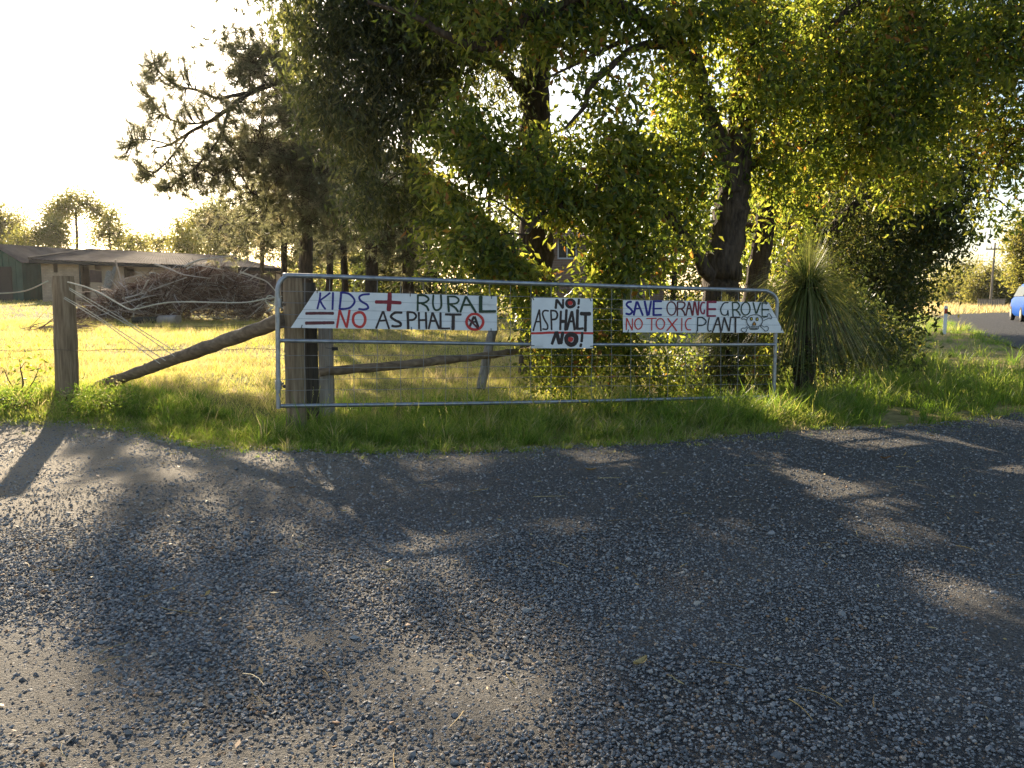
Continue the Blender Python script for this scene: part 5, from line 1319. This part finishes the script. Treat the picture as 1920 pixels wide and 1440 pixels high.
# the pine's thin outer shoots, each ending in a tuft
pn_ = bpy.data.objects['pine_tree']
mb = MB()
tips = []
for lp_ in ([(290, 100), (283, 118), (305, 108), (268, 135), (350, 118), (345, 140), (320, 150), (296, 205), (278, 182), (300, 188), (268, 195), (380, 165), (372, 200), (360, 190), (390, 180), (330, 205), (262, 225),
             (240, 262), (233, 280), (246, 292), (262, 300), (270, 318), (282, 330), (300, 340), (318, 348), (335, 338), (350, 320), (300, 300), (325, 310), (270, 262), (285, 245), (312, 250), (345, 275), (360, 300), (372, 325), (385, 290), (400, 270), (400, 310), (420, 240), (418, 330), (355, 215), (340, 240), (250, 245), (258, 330), (290, 355), (345, 355), (375, 345), (405, 345), (312, 128), (262, 155), (283, 150)]):
    for k in range(6):
        tips.append(at(lp_[0] + rng.normal(0, 10), lp_[1] + rng.normal(0, 10), 19.9 + rng.normal(0, .3)))
tips = np.array(tips)
limb_pts = np.concatenate([np.array([tuple(v.co) for v in o.data.vertices]) + np.array(pn_['_o']) for o in pn_.children if o.name.startswith('limb')])
nr = limb_pts[np.argmin(np.linalg.norm(tips[:, None] - limb_pts[None], axis=2) + .25 * np.abs(limb_pts[None, :, 0] - tips[:, None, 0] - .35), 1)]
ln = np.linalg.norm(tips - nr, axis=1, keepdims=True)
m1 = nr + (tips - nr) * .4 + np.array((0, 0, -.16)) * ln; m2 = nr + (tips - nr) * .75 + np.array((0, 0, -.14)) * ln
tubes_np(mb, np.stack((nr, m1, m2, tips), 1), np.broadcast_to(np.array((.016, .013, .010, .006)), (len(tips), 4)), 3, 1)
ax = unit(unit(tips - m2) + np.array((0, 0, .5)))
needle_burst(mb, tips, ax, 46, .28, .0095, 0, np.clip(rng.normal(.6, .2, len(tips)), 0, 1), False)
needle_burst(mb, m2, ax, 12, .22, .009, 0, np.clip(rng.normal(.6, .2, len(tips)), 0, 1), False)
mb.build('outer_shoots', [M['needle'], M['twig']], pn_)
for o in pn_.children:
    if o.name.startswith('outer_shoots'): o.name = 'outer_sprays'
G_ = 'pines in the paddock behind the gate'
for lb, px, pyb, d, wb, top, bl, ln_ in (
    ('slim far pine trunk nearest the stable gable', 491, 590, 34, 9, 60, [(480, 400, 34, 60, 50, 2, 1), (430, 420, 34, 60, 45, 2, .9), (400, 440, 34, 40, 30, 2, .7), (520, 450, 34, 50, 30, 2, .9), (500, 300, 34, 60, 80, 2, .8), (490, 440, 34, 50, 25, 2, .6)], 2),
    ('pine with a straight trunk second from the stable gable', 533, 592, 32, 13, 20, [(540, 400, 32, 70, 55, 2, 1.1), (540, 300, 32, 70, 70, 2, .7), (505, 440, 32, 55, 35, 1.6, .9), (580, 450, 32, 50, 35, 1.6, .9)], 0),
    ('thin pine trunk to the right of the big dark pine', 617, 595, 30, 14, 0, [(620, 390, 30, 70, 65, 2, 1.2), (650, 450, 30, 60, 35, 1.6, 1), (640, 300, 30, 50, 40, 2, .5), (600, 440, 30, 50, 25, 1.6, .5)], 4),
    ('pine trunk leaning left behind the white boarded left sign', 651, 600, 27, 13, 40, [(660, 400, 27, 70, 60, 2, 1.3), (720, 450, 27, 60, 45, 1.6, 1.2), (670, 320, 27, 40, 40, 2, .5)], -22),
    ('thick dark pine behind the upper edge of the left sign', 696, 605, 26, 26, -20, [(710, 380, 26, 70, 60, 2, 1.2), (680, 440, 26, 40, 30, 1.4, .5)], 4),
    ('dark pine at the right end of the pine row', 765, 605, 27, 24, 0, [(770, 400, 27, 80, 80, 2, 1.6), (700, 330, 27, 70, 50, 2, 1.0), (770, 480, 27, 60, 50, 1.8, 1.2)], 0)):
    pine(lb, px, pyb, d, wb, top, bl, lean=ln_, per=26, spread=.45, L=(.2, .34), W=(.026, .03), twig_r=.012, area=32, dens=1.25)

# leafy dark trees closing the view behind the house and the gate
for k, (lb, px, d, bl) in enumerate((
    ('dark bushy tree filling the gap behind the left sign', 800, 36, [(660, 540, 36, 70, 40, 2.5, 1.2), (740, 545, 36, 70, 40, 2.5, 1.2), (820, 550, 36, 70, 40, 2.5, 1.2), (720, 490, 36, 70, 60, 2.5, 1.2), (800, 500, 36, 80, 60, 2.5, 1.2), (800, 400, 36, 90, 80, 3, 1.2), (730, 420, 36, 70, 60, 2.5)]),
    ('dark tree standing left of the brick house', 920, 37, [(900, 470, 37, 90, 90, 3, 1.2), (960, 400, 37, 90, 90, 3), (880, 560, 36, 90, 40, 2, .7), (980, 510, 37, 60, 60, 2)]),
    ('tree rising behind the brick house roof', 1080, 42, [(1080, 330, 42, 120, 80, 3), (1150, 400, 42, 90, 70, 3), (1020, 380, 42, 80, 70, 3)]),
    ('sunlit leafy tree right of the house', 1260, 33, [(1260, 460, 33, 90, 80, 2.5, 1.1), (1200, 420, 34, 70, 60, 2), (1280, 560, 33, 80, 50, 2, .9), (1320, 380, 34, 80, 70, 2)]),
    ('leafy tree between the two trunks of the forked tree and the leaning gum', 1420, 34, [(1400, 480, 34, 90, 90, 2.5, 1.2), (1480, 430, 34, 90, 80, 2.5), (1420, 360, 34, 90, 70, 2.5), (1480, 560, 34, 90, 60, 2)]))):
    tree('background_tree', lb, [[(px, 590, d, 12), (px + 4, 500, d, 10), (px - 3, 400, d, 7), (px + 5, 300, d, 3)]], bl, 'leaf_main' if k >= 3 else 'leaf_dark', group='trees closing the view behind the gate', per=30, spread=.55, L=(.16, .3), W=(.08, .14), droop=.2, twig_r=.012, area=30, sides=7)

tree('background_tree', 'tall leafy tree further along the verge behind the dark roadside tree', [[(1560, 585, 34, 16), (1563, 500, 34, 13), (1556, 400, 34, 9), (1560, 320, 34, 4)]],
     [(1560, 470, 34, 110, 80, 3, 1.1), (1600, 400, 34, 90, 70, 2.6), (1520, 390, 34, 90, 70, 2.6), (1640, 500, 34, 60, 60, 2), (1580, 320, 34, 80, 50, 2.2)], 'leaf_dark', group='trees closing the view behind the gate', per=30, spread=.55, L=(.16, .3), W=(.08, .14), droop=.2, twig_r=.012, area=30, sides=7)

# far gum trees on the left skyline
far = [('dark rounded gum at the far left edge above the tin shed', (5, 84, 4), [(2, 420, 46, 40), (-40, 430, 50, 45), (20, 445, 40, 25)]),
       ('low pale bush above the tin shed roof', (70, 76, 4), [(65, 445, 45, 24), (100, 425, 26, 28), (35, 455, 30, 15), (110, 455, 30, 16)]),
       ('open umbrella shaped gum standing above the stable roof', (143, 80, 6), [(120, 388, 32, 24), (160, 382, 30, 22), (95, 400, 22, 20), (185, 400, 22, 18), (140, 372, 26, 14), (115, 420, 16, 22)]),
       ('thin gum right of the umbrella shaped gum', (205, 82, 4), [(200, 420, 26, 22), (222, 440, 22, 24), (185, 445, 22, 20), (210, 400, 18, 14)]),
       ('small bushy gum low over the stable ridge', (245, 86, 4), [(245, 450, 22, 22), (262, 458, 22, 14), (228, 462, 20, 12)]),
       ('hazy low gum midway along the stable ridge', (297, 96, 3), [(290, 455, 32, 18), (318, 450, 26, 20), (270, 466, 26, 10)]),
       ('bushy gum at the right end of the stable roof', (352, 78, 4), [(350, 440, 32, 34), (372, 460, 28, 22), (335, 462, 24, 18)]),
       ('taller gum behind the stable gable end', (400, 74, 5), [(395, 400, 34, 34), (418, 430, 34, 36), (375, 425, 26, 30), (440, 455, 30, 24), (405, 465, 40, 18)]),
       ('gum beyond the pines with sky around its crown', (462, 78, 5), [(460, 430, 40, 34), (500, 450, 36, 30), (520, 410, 36, 36)]),
       ('far gum seen between the pine trunks', (600, 74, 5), [(580, 450, 46, 34), (640, 460, 46, 34), (610, 490, 60, 30), (560, 500, 50, 26)]),
       ('sunlit low bush at the back of the paddock between pine trunks', (560, 60, 4), [(540, 540, 40, 24), (590, 545, 46, 24), (505, 545, 30, 20)]),
       ('sunlit tall bush at the back of the paddock right of the pine trunks', (690, 62, 4), [(660, 530, 44, 34), (710, 520, 50, 40), (750, 540, 44, 30), (690, 490, 40, 30)])]
for lb, (px, d, w), bl in far:
    b = [(x, y, d, rx, ry, rx / F_PX * d * .9) for x, y, rx, ry in bl]
    ty = min(y for x, y, rx, ry in bl)
    tree('skyline_gum', lb, [[(px, 540, d, w), (px + 2, 480, d, w * .9), (px - 1, ty + 20, d, w * .6)]], b, 'leaf_far', 'bark', group='gum trees on the left skyline', per=46, spread=.42, L=(.2, .36), W=(.09, .15), droop=.3, twig_r=.03, area=13, dens=.95, sides=6)
far = [('pale gum by the road behind the white guide post', (1745, 110, 4), [(1745, 545, 26, 22), (1765, 525, 26, 24), (1725, 560, 22, 18)]),
       ('rounded grey green gum left of the power pole', (1800, 105, 4), [(1800, 525, 34, 28), (1785, 550, 30, 24), (1815, 500, 22, 16)]),
       ('broad dark gum behind the tall power pole', (1848, 100, 5), [(1850, 515, 34, 26), (1870, 540, 32, 32), (1832, 545, 32, 28), (1850, 560, 40, 20)]),
       ('bushy gum between the power pole and the blue car', (1900, 98, 5), [(1905, 545, 30, 34), (1890, 565, 26, 18), (1940, 540, 40, 40)]),
       ('pale weeping gum at the right edge above the blue car', (1925, 70, 7), [(1925, 440, 36, 38), (1930, 490, 38, 36), (1915, 520, 20, 22), (1960, 470, 50, 60)]),
       ('small scrubby gum low beside the road bend', (1715, 112, 3), [(1712, 568, 24, 16), (1690, 560, 26, 22)])]
for lb, (px, d, w), bl in far:
    b = [(x, y, d, rx, ry, rx / F_PX * d * .9) for x, y, rx, ry in bl]
    ty = min(y for x, y, rx, ry in bl)
    tree('roadside_gum', lb, [[(px, 576, d, w), (px + 2, 560, d, w * .9), (px - 1, ty + 12, d, w * .6)]], b, 'leaf_far', 'barkpale', group='gum trees along the road', per=46, spread=.5, L=(.25, .42), W=(.11, .18), droop=.3, twig_r=.03, area=13, dens=1.0, sides=6, base_z=0)

# ------------------------------------------------------------------ grass trees, shrubs, weeds
def grass_tree(label, px, pyc, d, zb, n, ln, tw, up=.35, low=False):
    c = at(px, pyc, d); z0 = zb
    r = thing('grass_tree', label, 'grass tree', (c[0], c[1], z0), 'grass trees beside the gate')
    mb = MB(); P = spline([(c[0] + .03, c[1], z0 - .1), (c[0] - .01, c[1], (z0 + c[2]) / 2), (c[0], c[1], c[2])], 6)
    tube(mb, P, tw * d / F_PX / 2, 14, rough=.1); mb.build('trunk', M['bark'], r, True)
    def spray(n, el0, el1, L0, L1, sag, mat, name, w):
        az = rng.uniform(0, 6.283, n); el = np.radians(rng.uniform(el0, el1, n)); L = rng.uniform(L0, L1, n)
        t = np.linspace(0, 1, 6)
        dx = np.cos(az) * np.cos(el); dy = np.sin(az) * np.cos(el); dz = np.sin(el)
        P = c + np.stack((dx[:, None] * t * L[:, None], dy[:, None] * t * L[:, None], dz[:, None] * t * L[:, None] - (sag * L * rng.uniform(.6, 1.3, n) * np.cos(el))[:, None] * t ** 2.2), 2)
        s = np.stack((-dy, dx, 0 * dx), 1)[:, None] * (w * np.linspace(1, .25, 6))[None, :, None] / 2
        V = np.stack((P - s, P + s), 2).reshape(n, 12, 3)
        i = np.arange(5) * 2; F = np.stack((i, i + 1, i + 3, i + 2), 1)
        m = MB(); m.add(V.reshape(-1, 3), (np.arange(n)[:, None, None] * 12 + F[None]).reshape(-1, 4), 0, np.repeat(np.clip(rng.normal(.5, .22, n), 0, 1), 5)); m.build(name, M[mat], r)
    spray(n, 8, 88, ln * .55, ln * 1.0, up, 'grasstree', 'crown', .014)
    spray(int(n * .75), -35, 40, ln * .65, ln * 1.3, .7, 'grasstree', 'leaf_skirt', .014)
    spray(int(n * .4), -80, -25, ln * .6, ln * 1.2, .3, 'thatch', 'dead_skirt', .014)
    return r
grass_tree('tall grass tree with a dark trunk and fountain of needle leaves right of the gate', 1514, 540, 11.9, .02, 1250, 1.06, 40, up=.5)
grass_tree('low grass tree with pale sunlit leaves behind the gate under the right sign', 1365, 628, 12.3, .03, 700, .72, 26)
def shrub(name, label, px, py, d, rx, ry, rd, leaf, dens=1.0, **kw):
    g = at(px, py, d); zb = float(gz(g[0], g[1]))
    yb = 548 + (EYE - zb) / d * F_PX
    a = dict(per=34, spread=.11, L=(.05, .09), W=(.025, .04), droop=.2, twig_r=.004, area=26, sides=6)
    a.update(kw)
    return tree(name, label, [[(px, yb, d, 4), (px + 3, (yb + py) / 2, d, 3), (px - 2, py, d, 2)], [(px, yb, d, 3), (px + rx * .4, (yb + py) / 2, d, 2), (px + rx * .6, py, d, 1.2)], [(px, yb, d, 3), (px - rx * .4, (yb + py) / 2, d, 2), (px - rx * .6, py, d, 1.2)]],
                [(px, py, d, rx, ry, rd)], leaf, 'twig', 'shrub', None, dens=dens, **a)
shrub('shrub', 'leafy shrub behind the gate below the middle sign', 1050, 665, 11.0, 90, 75, .6, 'leaf_main', 1.1)
shrub('shrub', 'leafy shrub in the gap between the middle and right signs', 1140, 640, 11.6, 60, 85, .5, 'leaf_main', .9)
shrub('shrub', 'dark straggly shrub behind the gate left of the low grass tree', 1235, 685, 11.5, 85, 60, .6, 'leaf_main', 1.0)
shrub('shrub', 'dark shrub at the foot of the forked tree trunk', 1330, 695, 11.8, 75, 55, .5, 'leaf_dark', 1.0)
shrub('shrub', 'broad leafy bush between the forked trunk and the gate end', 1410, 640, 12.6, 60, 70, .5, 'leaf_main', .8)
shrub('shrub', 'low weedy shrub hugging the grass tree trunk', 1500, 665, 11.5, 60, 45, .35, 'leaf_dark', .9)
shrub('shrub', 'weedy sunlit shrub by the right end of the gate', 1432, 690, 11.2, 35, 45, .3, 'leaf_main', .8)
shrub('shrub', 'dark round bush filling in right of the tall grass tree', 1600, 625, 14.2, 75, 60, .6, 'leaf_dark', 1.6, L=(.07, .13), W=(.04, .06), spread=.16)
shrub('shrub', 'shady scrub under the dark roadside tree', 1640, 650, 15.5, 90, 45, .8, 'leaf_dark', 1.7, spread=.17, L=(.08, .14), W=(.045, .065))
shrub('shrub', 'dark leafy bush filling the space behind the tall grass tree', 1560, 610, 13.4, 80, 75, .6, 'leaf_dark', 1.6, L=(.07, .13), W=(.04, .06), spread=.16)
shrub('shrub', 'dry scrub at the foot of the tall grass tree', 1545, 690, 12.4, 60, 40, .5, 'leaf_dark', .8)
shrub('shrub', 'low dark scrub between the roadside tree and guide post', 1680, 632, 19, 45, 24, .8, 'leaf_dark', .9, spread=.18)
shrub('weed_clump', 'bright yellow green weed clump at the foot of the left round post', 175, 752, 9.75, 95, 28, .45, 'grass', 1.5, L=(.03, .06), W=(.012, .022), spread=.06)
shrub('weed_clump', 'leafy green weeds growing left of the round post base', 30, 760, 9.9, 75, 24, .4, 'grass', 1.2, L=(.03, .06), W=(.012, .022), spread=.06)
shrub('creeper', 'straggly creeper with brown leaves on the wire at the left edge', 40, 690, 10.3, 55, 36, .2, 'leaf_main', .35, L=(.05, .09), W=(.03, .045), per=14)

# ------------------------------------------------------------------ fallen leaves on the gravel
M['deadleaf'] = attr_mat('dry_fallen_leaf', [(0, (.2, .09, .03)), (.5, (.42, .27, .09)), (1, (.5, .4, .18))], .6)
for px, py, L, az, rv, lb in ((1200, 1257, .085, .75, .7, 'single yellow dry leaf lying on the shaded gravel in the foreground'), (548, 922, .05, .3, .1, 'brown curled leaf at the edge of a sunny gravel patch'), (725, 1080, .06, .2, .9, 'pale thin leaf flat on the gravel left of the middle'), (1108, 888, .09, .1, .25, 'brown leaf on the gravel below the middle sign'), (1660, 866, .1, .2, .05, 'dark brown leaf pile piece on gravel near the right verge'), (105, 1080, .05, .4, .35, 'orange brown leaf on the gravel at the far left')):
    r = ray(px, py); p = np.array((r[0] / -r[2] * EYE, r[1] / -r[2] * EYE, .028))
    t = np.linspace(0, 1, 6); w = L * .22 * np.sin(np.pi * np.clip(t * .94 + .03, 0, 1)) ** .8
    d = np.array((math.cos(az), math.sin(az), 0)); s = np.array((-d[1], d[0], 0))
    cen = p + d * (t[:, None] - .5) * L + np.array((0, 0, 1)) * (.16 * L * (2 * t - 1) ** 2)[:, None]
    V = np.concatenate((cen - s * w[:, None] + (0, 0, .12 * L), cen, cen + s * w[:, None] + (0, 0, .12 * L)))
    i = np.arange(5); mb = MB()
    mb.add(V, np.concatenate((np.stack((i, i + 1, i + 7, i + 6), 1), np.stack((i + 6, i + 7, i + 13, i + 12), 1))), 0, rv)
    tag(mb.build('fallen_leaf', M['deadleaf'], None, origin=p), lb, 'leaf')

# dry leaf litter, bark bits and twigs blown against the verge and over the gravel
mb = MB(); n = 900
y = np.sqrt(rng.uniform(0, 1, n) * (95 - 6) + 6); x = rng.uniform(-1, 1, n) * (y * .62 + .3)
k = rng.uniform(0, 1, n) < .55; y[k] = edge_y(x[k]) - np.abs(rng.normal(0, .35, k.sum())) + .1
ok = y < edge_y(x) + .15; x, y = x[ok], y[ok]; n = len(x)
a = rng.uniform(0, 6.28, n); d = np.stack((np.cos(a), np.sin(a), rng.normal(0, .25, n)), 1); s_ = np.stack((-np.sin(a), np.cos(a), rng.normal(0, .3, n)), 1)
c = np.stack((x, y, gz(x, y) + .024 + rng.uniform(0, .01, n)), 1); L = rng.uniform(.015, .055, n)[:, None]; W = L * rng.uniform(.2, .42, n)[:, None]
V = np.stack((c, c + d * L * .5 + s_ * W * .5, c + d * L, c + d * L * .5 - s_ * W * .5), 1); o = np.arange(n)[:, None] * 4; r = rng.uniform(0, 1, n)
mb.add(V.reshape(-1, 3), o + np.array([[0, 1, 2]]), 0, r); mb.f.append((o + np.array([[0, 2, 3]]), 0, r))
n = 130; y = np.sqrt(rng.uniform(0, 1, n) * (88 - 6) + 6); x = rng.uniform(-1, 1, n) * (y * .62 + .3); y = np.minimum(y, edge_y(x))
a = rng.uniform(0, 6.28, n); t = np.linspace(0, 1, 4); l = rng.uniform(.04, .2, n); b = rng.normal(0, .25, n)
P = np.stack((x[:, None] + t * l[:, None] * np.cos(a)[:, None] - (t * t * l[:, None] * b[:, None]) * np.sin(a)[:, None], y[:, None] + t * l[:, None] * np.sin(a)[:, None] + (t * t * l[:, None] * b[:, None]) * np.cos(a)[:, None], (gz(x, y) + .027)[:, None] + .006 * np.sin(t * 3)[None]), 2)
tubes_np(mb, P, rng.uniform(.0012, .003, n)[:, None] * np.linspace(1, .5, 4)[None], 3, 0, rng.uniform(.3, 1, n))
o = mb.build('leaf_litter', M['deadleaf']); kind(o, 'stuff'); o['label'] = 'scattered dry leaf litter and twigs on the gravel and along its edge'
hz_ = MB(); box(hz_, (0, 268, 19), (900, 700, 44))
m, nt, out = newmat('afternoon_haze')
pv = nt.nodes.new('ShaderNodeVolumePrincipled')
pv.inputs['Color'].default_value = (.95, .93, .9, 1); pv.inputs['Density'].default_value = .00014; pv.inputs['Anisotropy'].default_value = .6
nt.links.new(pv.outputs[0], out.inputs['Volume'])
kind(hz_.build('haze', m), 'stuff')
print('TRIS', sum(sum(len(p.vertices) - 2 for p in o.data.polygons) if len(o.data.polygons) < 3000 else len(o.data.loops) - 2 * len(o.data.polygons) for o in scene.objects if o.type == 'MESH'))
